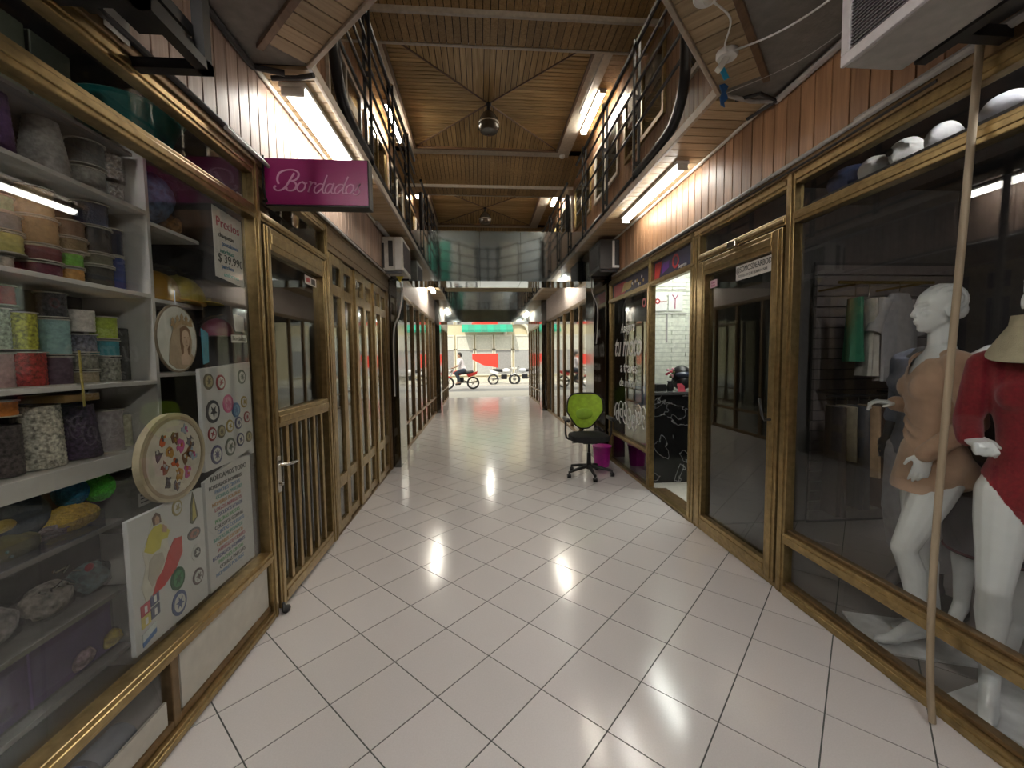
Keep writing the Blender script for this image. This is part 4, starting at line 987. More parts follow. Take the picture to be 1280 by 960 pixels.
for k, (y0, y1, lab) in enumerate(((1.21, 1.43, 'dark purple cardboard box at the window edge'), (1.44, 1.75, 'dark purple cardboard box under the clear bags'))):
    t = thing('storage_box', lab, 'box', (-1.6, (y0+y1)/2, .332))
    mk('box_body', bx(-1.74, y0, .332, -1.53, y1, .55), MT['purple'], t, bevel=.004)
    mk('clear_sleeve', MB().prism([(y0, .33), (y1, .33), (y1, .545), (y0, .555)], lambda u, v, t_: (-1.525+t_, u, v), 0, .002), MT['clear'], t)
mg = MB(); r_ = random.Random(5)
for k in range(9):
    a = Vector((-1.49, 1.52+r_.uniform(-.05, .05), .74+r_.uniform(-.04, .04))); mg.tube([a, a+Vector((0, r_.uniform(-.04, .04), r_.uniform(-.02, .02)))], .004, 5)
tag(mk('metal_buckles', mg, MT['chrome'], kind='stuff'), 'scatter of brass buckles on the clear bags', 'buckles')
tag(mk('red_button', MB().ell((-1.49, 1.63, .73), (.008, .018, .015), 10, 6), MT['red'], smooth=True), 'small red button beside the buckles', 'button')
# lower box row visible through the kick glass
for k, c in enumerate(((.10, .16, .26), (.22, .15, .13), (.07, .10, .18), (.13, .14, .17))):
    tag(mk('fabric_roll', MB().lathe([(.06, 0), (.06, .15)], (-1.40, .95+.17*k, .06), 16, axis='y'), cm('roll%d' % k, c, .7), smooth=True), ['blue', 'tan', 'dark blue', 'grey'][k]+' fabric roll on the shop floor behind the low glass', 'fabric roll')
# caps right of the divider
def cap(y, z, c, lab, s=1.0, x=-1.62):
    t = thing('cap', lab, 'cap', (x, y, z))
    m = cm('cap%.2f%.2f' % (c[0], c[1]), c, .45, bump=.2)
    dome = []
    for k in range(9):
        th = pi/2*k/8; dome.append((.088*s*cos(th)+.001, .105*s*sin(th)**.9))
    mk('crown', MB().lathe(dome, (x, y, z), 22), m, t, smooth=True)
    br = [(.085*s*cos(a), .085*s*sin(a)) for a in [radians(q) for q in range(-60, 61, 10)]]
    br2 = [(.03*s+.125*s*cos(a), .10*s*sin(a)) for a in [radians(q) for q in range(60, -61, -10)]]
    # brim points along +y and out towards the glass
    mb = MB(); ang = radians(55)
    def f(u, v, q): return (x+u*cos(ang)-v*sin(ang), y+u*sin(ang)+v*cos(ang), z+.012+q-.12*max(0, u-.06*s))
    mb.prism(br+br2, f, 0, .004); mk('brim', mb, m, t)
    mk('button', MB().ell((x, y, z+.106*s), (.008, .008, .005), 8, 5), m, t)
    w_ = MB().ell((x+.01, y+.015, z+.055*s), (.11*s, .12*s, .075*s), 20, 12)
    from mathutils import noise
    w_.v = [tuple(Vector(p)+Vector((1, .4, .6))*noise.noise(Vector(p)*35)*.012) for p in w_.v]
    mk('wrap', w_, MT['clear'], t)
cap(2.20, 1.805, (.60, .32, .04), 'amber yellow cap in clear wrap right of the divider', 1.45)
cap(2.30, 1.81, (.55, .43, .07), 'olive yellow cap in clear wrap beside the amber one', 1.35, -1.57)
cap(2.36, 1.64, (.16, .03, .06), 'maroon cap in clear wrap below the olive one', .9, -1.42)
bag((-1.60, 2.17, 2.30), (.13, .12, .145), (.14, .24, .42), 'large navy bag in shiny clear wrap on the top shelf', 8)
bag((-1.58, 2.28, 2.20), (.07, .07, .06), (.40, .20, .07), 'orange bundle in clear wrap beside the navy bag', 9)
# things high up
t = thing('plastic_tub', 'teal plastic tub on top of the shelving behind the transom glass', 'tub', (-1.62, 2.12, 2.51))
mk('tub_body', MB().lathe([(.14, 0), (.20, .14)], (-1.62, 2.12, 2.51), 28), MT['teal'], t, smooth=True)
mk('rim', MB().lathe([(.20, .14), (.212, .15), (.20, .16)], (-1.62, 2.12, 2.51), 28), MT['teal'], t)
for k, (y, z, c, lab) in enumerate(((1.56, 2.43, (.20, .22, .16), 'grey green carton above the violet cone'), (1.72, 2.43, (.16, .18, .14), 'darker green carton beside the first one'))):
    tag(mk('carton', bx(-1.78, y-.09, z, -1.55, y+.055, z+.24), cm('carton%d' % k, c, .6), bevel=.004), lab, 'box')
mk('shelf', bx(SX0, .2, 2.412, SX1-.02, 2.0, 2.426), MT['shopgrey'], sh)
mk('shelf', bx(SX0, 2.0, 2.495, SX1-.02, 2.38, 2.508), MT['shopgrey'], sh)
# oval picture of a crowned woman
t = thing('oval_picture', 'oval embroidered picture of a crowned veiled woman hanging behind the left glass', 'picture', (-1.262, 1.835, 1.60))
fo = lambda u, v, q: (-1.270+q, u, v)
def oval(cy, cz, ry, rz, m_, t0, t1, nm, n=28): return mk(nm, MB().prism([(cy+ry*cos(2*pi*i/n), cz+rz*sin(2*pi*i/n)) for i in range(n)], fo, t0, t1), m_, t)
oval(1.835, 1.60, .118, .142, cm('ovalframe', (.20, .15, .10), .5), 0, .006, 'frame')
oval(1.835, 1.60, .110, .134, cm('ovalcloth', (.60, .60, .55), .8), .006, .008, 'cloth')
def pl(nm, pts, m_, t0, t1): return mk(nm, MB().prism(pts, fo, t0, t1), m_, t)
pl('veil', [(1.775, 1.50), (1.785, 1.58), (1.805, 1.635), (1.835, 1.668), (1.875, 1.668), (1.905, 1.64), (1.915, 1.59), (1.905, 1.54), (1.925, 1.52), (1.90, 1.492), (1.86, 1.472), (1.815, 1.476)], cm('veil', (.44, .34, .24), .8, bump=.4), .008, .010)
pl('hair', [(1.845, 1.645), (1.872, 1.658), (1.898, 1.645), (1.905, 1.60), (1.898, 1.56), (1.89, 1.53), (1.85, 1.53), (1.842, 1.59)], cm('hairpic', (.20, .11, .06), .8), .010, .0112)
pl('face', [(1.856, 1.632), (1.873, 1.642), (1.890, 1.632), (1.897, 1.605), (1.892, 1.575), (1.878, 1.556), (1.864, 1.562), (1.853, 1.585), (1.851, 1.61)], cm('skinpic', (.58, .42, .31), .8), .0112, .0124)
pl('neck', [(1.860, 1.566), (1.880, 1.562), (1.884, 1.535), (1.905, 1.518), (1.885, 1.49), (1.845, 1.492), (1.838, 1.525), (1.858, 1.54)], cm('skinpic', (.5, .33, .22)), .0112, .0120)
for y_, z_, wq in ((1.862, 1.607, .010), (1.882, 1.607, .010), (1.870, 1.573, .012)): pl('feature', [(y_, z_-.002), (y_+wq, z_-.002), (y_+wq, z_+.0015), (y_, z_+.0015)], cm('hairpic', (.14, .07, .03)), .0124, .0130)
pl('feature', [(1.877, 1.60), (1.884, 1.586), (1.876, 1.585)], cm('nosepic', (.45, .28, .18)), .0124, .0130)
cr = MB()
cr.prism([(1.808, 1.636), (1.852, 1.664), (1.908, 1.656), (1.914, 1.672), (1.853, 1.682), (1.800, 1.654)], fo, .0112, .0128)
for k in range(5):
    y = 1.805+k*.026; z = 1.652+.026*(1-abs(k-2.2)/2.4)
    cr.prism([(y-.014, z-.004), (y+.014, z-.002), (y+.006, z+.012), (y+.010, z+.018), (y, z+.034), (y-.010, z+.018), (y-.006, z+.012)], fo, .0114, .0125)
mk('crown', cr, cm('crownpic', (.40, .28, .15), .6, bump=.5), t)
mk('hanging_string', MB().tube([(-1.266, 1.835, 1.74), (-1.266, 1.835, 1.80)], .002, 5), MT['white'], t)
# embroidery hoop
t = thing('embroidery_hoop', 'round embroidery hoop with small coloured motifs leaning behind the left glass', 'hoop', (-1.27, 1.77, 1.11))
hc = (1.775, 1.112)
def disc(cy, cz, r_, m_, t0, t1, nm, par, fn=fo, n=32, ry=None): return mk(nm, MB().prism([(cy+(ry or r_)*cos(2*pi*i/n), cz+r_*sin(2*pi*i/n)) for i in range(n)], fn, t0, t1), m_, par)
mk('outer_ring', ring(hc[0], hc[1], .168, .182, lambda u, v, q: (-1.285+q, u, v), n=40, t1=.026), cm('hoopwood', (.50, .42, .28), .5), t)
mk('inner_ring', ring(hc[0], hc[1], .155, .168, lambda u, v, q: (-1.283+q, u, v), n=40, t1=.026), cm('hoopwood2', (.38, .30, .20), .5), t)
disc(*hc, .158, cm('hoopcloth', (.60, .56, .47), .85, bump=.3, bscale=30), .0, .009, 'cloth', t)
mcols = [(.55, .13, .04), (.20, .10, .05), (.35, .42, .50), (.12, .10, .10), (.45, .25, .06), (.5, .10, .28), (.16, .14, .16), (.30, .12, .05)]
r_ = random.Random(4)
spots = [(-.06, .085), (.005, .075), (.065, .10), (-.09, .03), (-.03, .03), (.03, .04), (.09, .045), (-.06, -.03), (.0, -.02), (.055, -.015), (.105, -.02), (-.045, -.09), (.015, -.075), (.065, -.075), (0.0, -.125), (.09, .005)]
for k, (dy, dz) in enumerate(spots):
    c = mcols[k % 8]; mb = MB(); cy, cz = hc[0]+dy, hc[1]+dz
    npt = r_.choice((5, 6, 7)); pts = []
    for i in range(npt*2):
        rr = r_.uniform(.010, .027); a = pi*i/npt+r_.random()*.2; pts.append((cy+rr*cos(a), cz+rr*1.25*sin(a)))
    mb.prism(pts, fo, .009, .011, 0)
    for q in range(3):
        ox, oz, sz_ = r_.uniform(-.010, .010), r_.uniform(-.013, .013), r_.uniform(.003, .007)
        mb.prism([(cy+ox+sz_*cos(a*pi/3), cz+oz+sz_*1.3*sin(a*pi/3)) for a in range(6)], fo, .011+.0004*q, .0125+.0004*q, 1 if q % 2 == 0 else 2)
    mk('motif', mb, [cm('mot%d' % (k % 8), c, .8), cm('mot%d' % ((k+3) % 8), mcols[(k+3) % 8], .8), MT['offw']], t)
# boards of patches: three sheets
def sheet(y0, y1, z0, z1, lab, fn, skew=0):
    t = thing('display_board', lab, 'board', (-1.28, (y0+y1)/2, z0))
    mk('sheet', MB().prism([(y0, z0), (y1, z0), (y1, z1+skew), (y0, z1)], fn, -.018, 0), cm('boardwhite', (.56, .56, .55), .7, var=.03), t, bevel=.002)
    return t
fb = lambda u, v, q: (-1.275+q, u, v)
def patch(t, cy, cz, ry, rz, c1, c2, n=18, inner=.72, motif=None):
    p = mk('patch', MB().prism([(cy+ry*cos(2*pi*i/n), cz+rz*sin(2*pi*i/n)) for i in range(n)], fb, 0, .003), cm('pt%.2f%.2f%.2f' % c1, c1, .7), t)
    mk('patch_centre', MB().prism([(cy+ry*inner*cos(2*pi*i/n), cz+rz*inner*sin(2*pi*i/n)) for i in range(n)], fb, .003, .0045), cm('pt%.2f%.2f%.2f' % c2, c2, .7), p)
    q = random.Random(int(cy*1000+cz*77)); mb = MB()
    k_ = q.choice((4, 5, 6, 8)); pts = []
    for i in range(k_*2):
        rr = (inner*.8 if i % 2 else inner*.3); a = pi*i/k_+.3; pts.append((cy+ry*rr*cos(a), cz+rz*rr*sin(a)))
    mb.prism(pts, fb, .0045, .0055); mk('patch_motif', mb, cm('pt%.2f%.2f%.2f' % c1, c1, .7), p)
    return p
W_ = (.58, .58, .56); K_ = (.05, .05, .05)
b1 = sheet(1.545, 1.945, .42, .93, 'white board of embroidered patches with a robed figure in red and yellow', fb)
def flatp(t, pts, c, t0=0, t1=.003, nm='patch'): return mk(nm, MB().prism(pts, fb, t0, t1), cm('pt%.2f%.2f%.2f' % c, c, .7, bump=.3), t)
pf = flatp(b1, [(1.60, .60), (1.585, .66), (1.61, .73), (1.60, .79), (1.63, .84), (1.66, .90), (1.69, .90), (1.72, .86), (1.745, .82), (1.72, .79), (1.73, .74), (1.80, .77), (1.80, .70), (1.76, .65), (1.68, .61)], (.60, .58, .50))
def sp(pts, c, t0, t1): mk('patch_detail', MB().prism(pts, fb, t0, t1), cm('pt%.2f%.2f%.2f' % c, c, .7, bump=.3), pf)
sp([(1.63, .605), (1.655, .655), (1.69, .68), (1.72, .735), (1.755, .775), (1.797, .768), (1.797, .70), (1.757, .65), (1.69, .612)], (.50, .03, .03), .003, .0045)
sp([(1.605, .79), (1.63, .845), (1.655, .865), (1.69, .865), (1.735, .82), (1.72, .795), (1.69, .80), (1.68, .77), (1.64, .765)], (.55, .48, .06), .003, .0045)
sp([(1.615, .68), (1.625, .74), (1.65, .76), (1.69, .75), (1.70, .71), (1.66, .66), (1.63, .64)], (.45, .40, .33), .003, .0045)
sp([(1.655, .87), (1.65, .90), (1.67, .918), (1.69, .905), (1.695, .87)], (.10, .05, .03), .0032, .0045)
sp([(1.663, .872), (1.661, .895), (1.672, .905), (1.684, .893), (1.682, .872)], (.45, .28, .18), .0045, .006)
sp([(1.70, .86), (1.72, .84), (1.715, .82), (1.695, .83)], (.45, .28, .18), .0045, .006)
patch(b1, 1.785, .895, .028, .034, (.35, .30, .14), W_)
vp = flatp(b1, [(1.855, .80), (1.862, .87), (1.88, .93), (1.895, .87), (1.905, .815), (1.87, .79)], (.10, .10, .06)); 
mk('patch_detail', MB().prism([(1.868, .805), (1.872, .87), (1.882, .905), (1.886, .87), (1.892, .815)], fb, .003, .0045), cm('pt_gold', (.50, .42, .12), .6), vp)
patch(b1, 1.875, .745, .04, .026, (.10, .10, .10), (.35, .15, .12))
patch(b1, 1.885, .655, .034, .036, W_, K_, inner=.6)
patch(b1, 1.765, .60, .040, .048, (.02, .09, .04), (.05, .22, .09))
patch(b1, 1.885, .545, .034, .036, (.12, .08, .08), W_, inner=.75)
patch(b1, 1.765, .495, .042, .052, (.06, .09, .22), W_)
for k, (a, b, c) in enumerate(((1.575, .585, (.45, .08, .10)), (1.62, .60, (.12, .12, .22)), (1.575, .54, (.60, .50, .15)), (1.62, .55, (.12, .13, .2)))):
    p = flatp(b1, [(a, b-.035), (a+.042, b-.03), (a+.042, b+.012), (a, b+.008)], c)
    mk('patch_detail', MB().prism([(a+.015, b-.025), (a+.027, b-.025), (a+.027, b), (a+.015, b)], fb, .003, .004), MT['white'], p)
flatp(b1, [(1.575, .435), (1.64, .455), (1.64, .475), (1.575, .455)], (.10, .20, .45)); flatp(b1, [(1.575, .455), (1.64, .475), (1.64, .50), (1.575, .485)], (.55, .60, .60))
b2 = sheet(1.965, 2.34, .415, .945, 'white price list board with lines of coloured writing behind the left glass', fb, .08)
r_ = random.Random(9); lc = [K_, (.10, .22, .45), (.10, .35, .30), (.50, .25, .06), (.40, .06, .10), (.06, .08, .25), (.12, .38, .15)]
words = ['BORDADOS', 'PARCHES', 'GORRAS', 'NOMBRES', 'LOGOS', 'ESCUDOS', 'POLERAS', 'COLEGIOS', 'CINTAS', 'BASTAS', 'CIERRES', 'ARREGLOS']
text('BORDAMOS TODO', .036, (-1.2735, 2.15, .945), RL, MT['blk'], b2, sx=.95)
for k in range(16):
    z = .905-k*.0285
    text(words[k % 12]+' '+words[(k*5+3) % 12], .026, (-1.2735, 2.12+.012*(k % 3), z), RL, cm('ink%d' % (k % 7), lc[k % 7], .7), b2)
b3 = sheet(1.975, 2.385, .99, 1.47, 'white sheet of round club patches above the price list, left window', fb, .03)
cc = [((.06, .06, .07), W_), ((.55, .12, .25), (.60, .25, .35)), ((.08, .16, .30), (.15, .28, .42)), ((.35, .25, .06), W_), ((.10, .10, .2), W_), ((.30, .05, .06), W_), ((.16, .14, .10), (.4, .35, .2)), ((.12, .14, .12), W_)]
lay = [(2.03, 1.41, .035, 0+6), (2.12, 1.40, .035, 5), (2.30, 1.42, .035, 7), (2.05, 1.265, .05, 0), (2.17, 1.29, .042, 1), (2.235, 1.25, .035, 2), (2.31, 1.285, .028, 3), (2.035, 1.16, .03, 5), (2.105, 1.16, .03, 6), (2.175, 1.175, .03, 3), (2.25, 1.18, .03, 4), (2.33, 1.20, .028, 5), (2.06, 1.055, .042, 4), (2.17, 1.07, .042, 7), (2.26, 1.09, .032, 4), (2.34, 1.09, .028, 6)]
for cy, cz, rr, ci in lay: patch(b3, cy, cz, rr, rr*1.1, *cc[ci])
nt3 = thing('paper_notice', 'white paper notice with red and black writing at the top of the left window', 'notice', (-1.27, 2.24, 1.90))
mk('sheet', MB().prism([(2.13, 1.92), (2.37, 1.90), (2.37, 2.25), (2.13, 2.26)], fb, -.002, 0), MT['paper'], nt3)
text('Precios', .066, (-1.274, 2.25, 2.19), RL, cm('ink4', lc[4], .7), nt3)
for k, s_ in enumerate(('chaquetas', 'pantalones', 'mochilas', '$ 39.990', 'parches', 'uniformes')):
    text(s_, .06 if k == 3 else .032, (-1.274, 2.24+(.02 if k % 2 else -.01), 2.13-.038*k), RL, cm('ink%d' % (0 if k == 3 else (k % 3)), lc[k % 3], .7), nt3)
tag(mk('ribbon_tag', MB().prism([(2.035, 1.66), (2.085, 1.64), (2.08, 1.50), (2.04, 1.49)], lambda u, v, q: (-1.30+q, u, v), 0, .003), cm('tag_teal', (.07, .28, .38), .5)), 'light blue ribbon tag hanging right of the oval picture', 'tag')
sg = tag(mk('label_card', MB().prism([(2.23, 1.60), (2.37, 1.605), (2.37, 1.645), (2.23, 1.64)], fb, -.002, 0), MT['paper']), 'small white card with a printed word above the patch sheet', 'card'); text('Bordados', .032, (-1.2742, 2.30, 1.622), RL, MT['blk'], sg)
tag(mk('label_card', MB().prism([(2.27, 1.66), (2.35, 1.66), (2.35, 1.74), (2.26, 1.75)], fb, -.002, 0), MT['paper']), 'crumpled blank white paper above the small printed card', 'card')
sg = tag(mk('sticker', bx(-1.2745, 2.34, 2.37, -1.27, 2.39, 2.40), MT['paper']), 'tiny sticker in the corner of the left transom', 'sticker')

# ================================================================== MANNEQUINS (bodies of one continuous surface)
def remesh(mb, vox, m, name, parent, place, smooth_it=4, cut=None):
    me = bpy.data.meshes.new('tmp'); me.from_pydata([tuple(p) for p in mb.v], [], mb.f); me.update()
    o = bpy.data.objects.new('tmp', me); COL.objects.link(o)
    r = o.modifiers.new('r', 'REMESH'); r.mode = 'VOXEL'; r.voxel_size = vox; r.adaptivity = 0
    s = o.modifiers.new('s', 'SMOOTH'); s.iterations = smooth_it; s.factor = .5
    dg = bpy.context.evaluated_depsgraph_get(); e = o.evaluated_get(dg); nm = bpy.data.meshes.new_from_object(e)
    bpy.data.objects.remove(o); bpy.data.meshes.remove(me)
    if cut:
        b = bmesh.new(); b.from_mesh(nm)
        kill = [f for f in b.faces if cut(f.calc_center_median())]
        bmesh.ops.delete(b, geom=kill, context='FACES'); b.to_mesh(nm); b.free()
    nm.transform(place); nm.name = name
    nm.materials.clear(); nm.materials.append(m)
    nm.polygons.foreach_set('use_smooth', [True]*len(nm.polygons))
    ob = bpy.data.objects.new(name, nm); COL.objects.link(ob); ob.parent = parent; return ob
TORSO = [(.80, .10, .075, 0), (.84, .150, .095, 0), (.90, .168, .108, -.008), (.96, .166, .112, -.012), (1.04, .138, .095, -.005), (1.12, .112, .078, 0), (1.20, .118, .082, 0),
         (1.28, .135, .095, .004), (1.36, .146, .098, .006), (1.43, .160, .085, 0), (1.48, .150, .068, -.006), (1.515, .10, .052, -.01), (1.545, .058, .048, -.012)]
def loft(mb, rows, infl=0, n=28, lean=None):
    rs = []
    for z, rx, ry, yo in rows:
        dx, dy = lean(z) if lean else (0, 0)
        rs.append([(dx+(rx+infl)*cos(2*pi*i/n), dy+yo+(ry+infl)*sin(2*pi*i/n), z) for i in range(n)])
    mb.rings(rs)
def limb(mb, joints, n=14):
    for (a, ra), (b, rb) in zip(joints[:-1], joints[1:]): mb.caps(a, b, ra, rb, n)
def hand(mb, wr, d, nrm, curl=.3, s=1.0, side=1):
    wr, d, nrm = Vector(wr), Vector(d).normalized(), Vector(nrm); nrm = (nrm-d*nrm.dot(d)).normalized(); lat = d.cross(nrm)*side
    R = Matrix((lat, d, nrm)).transposed()
    mb.ell(wr+d*.045*s, (.036*s, .052*s, .014*s), 14, 8, R)
    mb.caps(wr-d*.02, wr+d*.02, .021*s, .022*s, 10)
    for k, (o, L) in enumerate(((-.027, .062), (-.009, .072), (.009, .068), (.027, .054))):
        p = wr+d*.082*s+lat*o*s; c = curl*(1+.25*k)
        d1 = (d*cos(c*.5)-nrm*sin(c*.5)+lat*o*1.5).normalized(); q = p+d1*L*.5*s; d2 = (d*cos(c*1.6)-nrm*sin(c*1.6)+lat*o*1.0).normalized(); q2 = q+d2*L*.5*s
        mb.caps(p-d1*.012, q, .0088*s, .008*s, 8); mb.caps(q, q2, .008*s, .0062*s, 8)
    p = wr+d*.02*s-lat*.026*s; q = p+(d*.7-lat*.75-nrm*.3).normalized()*.034*s; q2 = q+(d-lat*.2-nrm*.35).normalized()*.03*s
    mb.caps(p, q, .012*s, .0095*s, 8); mb.caps(q, q2, .0095*s, .007*s, 8)
def head(mb, R, c, neckbase=(0, -.012, 1.50), hair=True):
    c = Vector(c)
    def P(x, y, z): return c+R@Vector((x, y, z))
    mb.caps(neckbase, P(0, -.02, -.085), .052, .047, 16)
    mb.ell(P(0, -.012, .03), (.073, .092, .088), 22, 14, R)          # skull
    mb.ell(P(0, .022, -.035), (.056, .062, .078), 20, 14, R)         # face
    mb.ell(P(0, .052, -.088), (.024, .024, .021), 12, 8, R)          # chin
    mb.caps(P(-.045, -.005, -.055), P(-.015, .045, -.092), .018, .016, 10); mb.caps(P(.045, -.005, -.055), P(.015, .045, -.092), .018, .016, 10)
    for sx in (-1, 1):
        mb.ell(P(sx*.031, .062, -.022), (.022, .018, .015), 12, 8, R)    # cheek
        mb.caps(P(sx*.012, .079, .022), P(sx*.046, .062, .026), .009, .007, 8)   # brow
        mb.ell(P(sx*.028, .069, .004), (.015, .012, .0085), 12, 8, R)    # eye
        mb.ell(P(sx*.074, -.012, -.012), (.008, .019, .031), 12, 8, R)   # ear
    mb.caps(P(0, .080, .014), P(0, .096, -.024), .0075, .0095, 10)       # nose
    mb.ell(P(-.011, .092, -.03), (.007, .008, .006), 8, 6, R); mb.ell(P(.011, .092, -.03), (.007, .008, .006), 8, 6, R)
    mb.ell(P(0, .079, -.053), (.021, .012, .006), 12, 6, R); mb.ell(P(0, .077, -.064), (.018, .012, .0075), 12, 6, R)
    if hair:
        mb.ell(P(0, -.020, .042), (.076, .086, .079), 22, 14, R)
        for k in range(7):
            a = -1.15+k*.383
            mb.tube([P(.076*sin(a), -.020+.086*cos(a)*cos(ph), .042+.079*cos(a)*sin(ph)) for ph in [radians(q) for q in range(38, 215, 22)]], [.004]+[.0085]*7+[.006], 8)
        mb.ell(P(0, -.085, -.005), (.045, .03, .045), 14, 8, R)
def place(x, y, face):
    th = math.atan2(-face[0], face[1]); return Matrix.Translation((0, 0, 0))@Matrix.Rotation(th, 4, 'Z')
def leg(mb, hip, knee, ankle, ball, toe):
    hip, knee, ankle, ball, toe = map(Vector, (hip, knee, ankle, ball, toe))
    limb(mb, [(hip, .090), (hip.lerp(knee, .3), .083), (hip.lerp(knee, .7), .064), (knee, .052), (knee.lerp(ankle, .12)+Vector((0, -.006, 0)), .050), (knee.lerp(ankle, .3)+Vector((0, -.016, 0)), .054), (knee.lerp(ankle, .6)+Vector((0, -.008, 0)), .040), (ankle, .032)])
    heel = ankle+Vector((0, -.025, -.035))
    limb(mb, [(ankle, .033), (heel, .026)], 10); limb(mb, [(ankle, .033), (ankle.lerp(ball, .5)+Vector((0, 0, .012)), .031), (ball, .030), (toe, .018)], 12)
    limb(mb, [(heel, .024), (ball, .024)], 10)
    side = Vector((1, 0, 0))
    mb.caps(ball+side*.016, toe+side*.018, .018, .014, 8); mb.caps(ball-side*.016, toe-side*.014-Vector((0, .012, 0)), .018, .012, 8)
def mannequin(x, y, face, label, legs, arms, headrot, vox, garment, body_m=None):
    t = thing('mannequin', label, 'mannequin', (x, y, 0)); M4 = place(x, y, face)
    mb = MB(); loft(mb, TORSO)
    for sx in (-1, 1):
        mb.ell((sx*.068, .068, 1.335), (.056, .050, .056), 16, 10); mb.ell((sx*.075, -.065, .93), (.082, .07, .085), 16, 10)
        mb.ell((sx*.150, -.008, 1.462), (.048, .048, .048), 14, 10)
    for L in legs: leg(mb, *L)
    for A in arms:
        sh_, el, wr, d, nn, cu, sd = A
        limb(mb, [(Vector(sh_), .046), (Vector(sh_).lerp(Vector(el), .5), .040), (Vector(el), .033)])
        limb(mb, [(Vector(el), .034), (Vector(el).lerp(Vector(wr), .35), .033), (Vector(wr), .022)])
        hand(mb, wr, d, nn, cu, 1.0, sd)
    if headrot is not None: head(mb, Matrix.Rotation(headrot, 3, 'Z'), (0, .012, 1.718))
    bodyo = remesh(mb, vox, body_m or MT['manne'], 'body', t, M4, 3)
    for g in garment: g(t, M4)
    return t
def sleeves(mb, arms, extra=.012, upto=1.0):
    for A in arms:
        sh_, el, wr = Vector(A[0]), Vector(A[1]), Vector(A[2]); w2_ = el.lerp(wr, upto)
        limb(mb, [(sh_, .046+extra), (sh_.lerp(el, .5), .041+extra), (el, .034+extra)]); limb(mb, [(el, .034+extra), (el.lerp(wr, .4), .034+extra), (w2_, .024+extra*1.5)])
# nearest but one: beige dress
A1 = [((-.165, -.01, 1.455), (-.195, -.06, 1.19), (-.16, .09, 1.03), (.05, .15, -.98), (-1, .1, 0), .30, -1),
      ((.165, -.01, 1.455), (.21, -.11, 1.20), (.17, .09, 1.235), (0, .95, .1), (0, 0, 1), .7, 1)]
L1 = [((-.085, .0, .90), (-.075, .12, .53), (-.085, .05, .155), (-.085, .145, .055), (-.085, .205, .035)),
      ((.085, 0, .90), (.085, .01, .52), (.085, -.07, .155), (.085, .02, .055), (.085, .08, .035))]
def dress1(t, M4):
    mb = MB()
    loft(mb, TORSO[3:11], .013)
    loft(mb, [(.815, .152, .112, .035), (.84, .158, .116, .03), (.90, .178, .122, .01), (.98, .178, .124, -.008), (1.05, .15, .108, -.003)], .004)
    for sx in (-1, 1): mb.ell((sx*.064, .068, 1.335), (.072, .058, .070), 16, 10); mb.ell((sx*.150, -.008, 1.462), (.058, .058, .056), 14, 10); mb.ell((sx*.075, -.065, .93), (.09, .082, .09), 16, 10)
    mb.caps((-.10, -.01, 1.485), (.10, -.01, 1.485), .045, .045)
    sleeves(mb, A1)
    for k in range(4):      # draped folds across the waist
        mb.tube(crom([(-.13+.01*k, .05, 1.02+.045*k), (-.04, .098-.004*k, 1.05+.05*k), (.06, .095, 1.10+.055*k), (.125, .045, 1.17+.05*k)], 4), [.006]*13, 6)
    mb.tube(crom([(-.165, .02, .985), (-.08, .10, .972), (.06, .112, .975), (.165, .02, .99)], 5), .006, 6)
    remesh(mb, .0065, MT['beige'], 'dress', t, M4, 12, cut=lambda p: (p.z > 1.40 and p.y > -.02 and abs(p.x) < (p.z-1.39)*.75) or p.z > 1.53 or p.z < .822)
mannequin(2.25, 1.86, (-.88, .47), 'white mannequin in a beige long-sleeved short dress behind the right window', L1, A1, .10, .0048, [dress1])
# nearest: red bodysuit and visor
A2 = [((.165, -.01, 1.455), (.205, .02, 1.22), (.195, .13, 1.16), (-.45, .75, -.25), (.1, .1, 1), 1.3, 1),
      ((-.165, -.01, 1.455), (-.24, -.09, 1.20), (-.20, .02, .96), (0, .25, -.95), (-1, 0, 0), .35, -1)]
L2 = [((.088, .0, .92), (.105, .11, .55), (.10, .06, .155), (.10, .15, .055), (.10, .21, .035)),
      ((-.088, 0, .92), (-.10, .0, .53), (-.13, -.07, .155), (-.14, .02, .055), (-.14, .08, .035))]
def suit(t, M4):
    mb = MB(); loft(mb, TORSO[:11], .011)
    for sx in (-1, 1):
        mb.ell((sx*.064, .068, 1.335), (.072, .058, .072), 16, 10); mb.ell((sx*.150, -.008, 1.462), (.058, .058, .056), 14, 10); mb.ell((sx*.075, -.065, .93), (.092, .08, .095), 16, 10)
        mb.caps((sx*.07, .0, .90), (sx*.07, .0, .86), .102, .098)
    mb.caps((-.10, -.01, 1.49), (.10, -.01, 1.49), .048, .048)
    sleeves(mb, A2)
    remesh(mb, .0065, MT['red'], 'bodysuit', t, M4, 12, cut=lambda p: (p.z < 1.02 and p.z < .80+(abs(p.x)-.02)*1.45) or (p.z < .795))
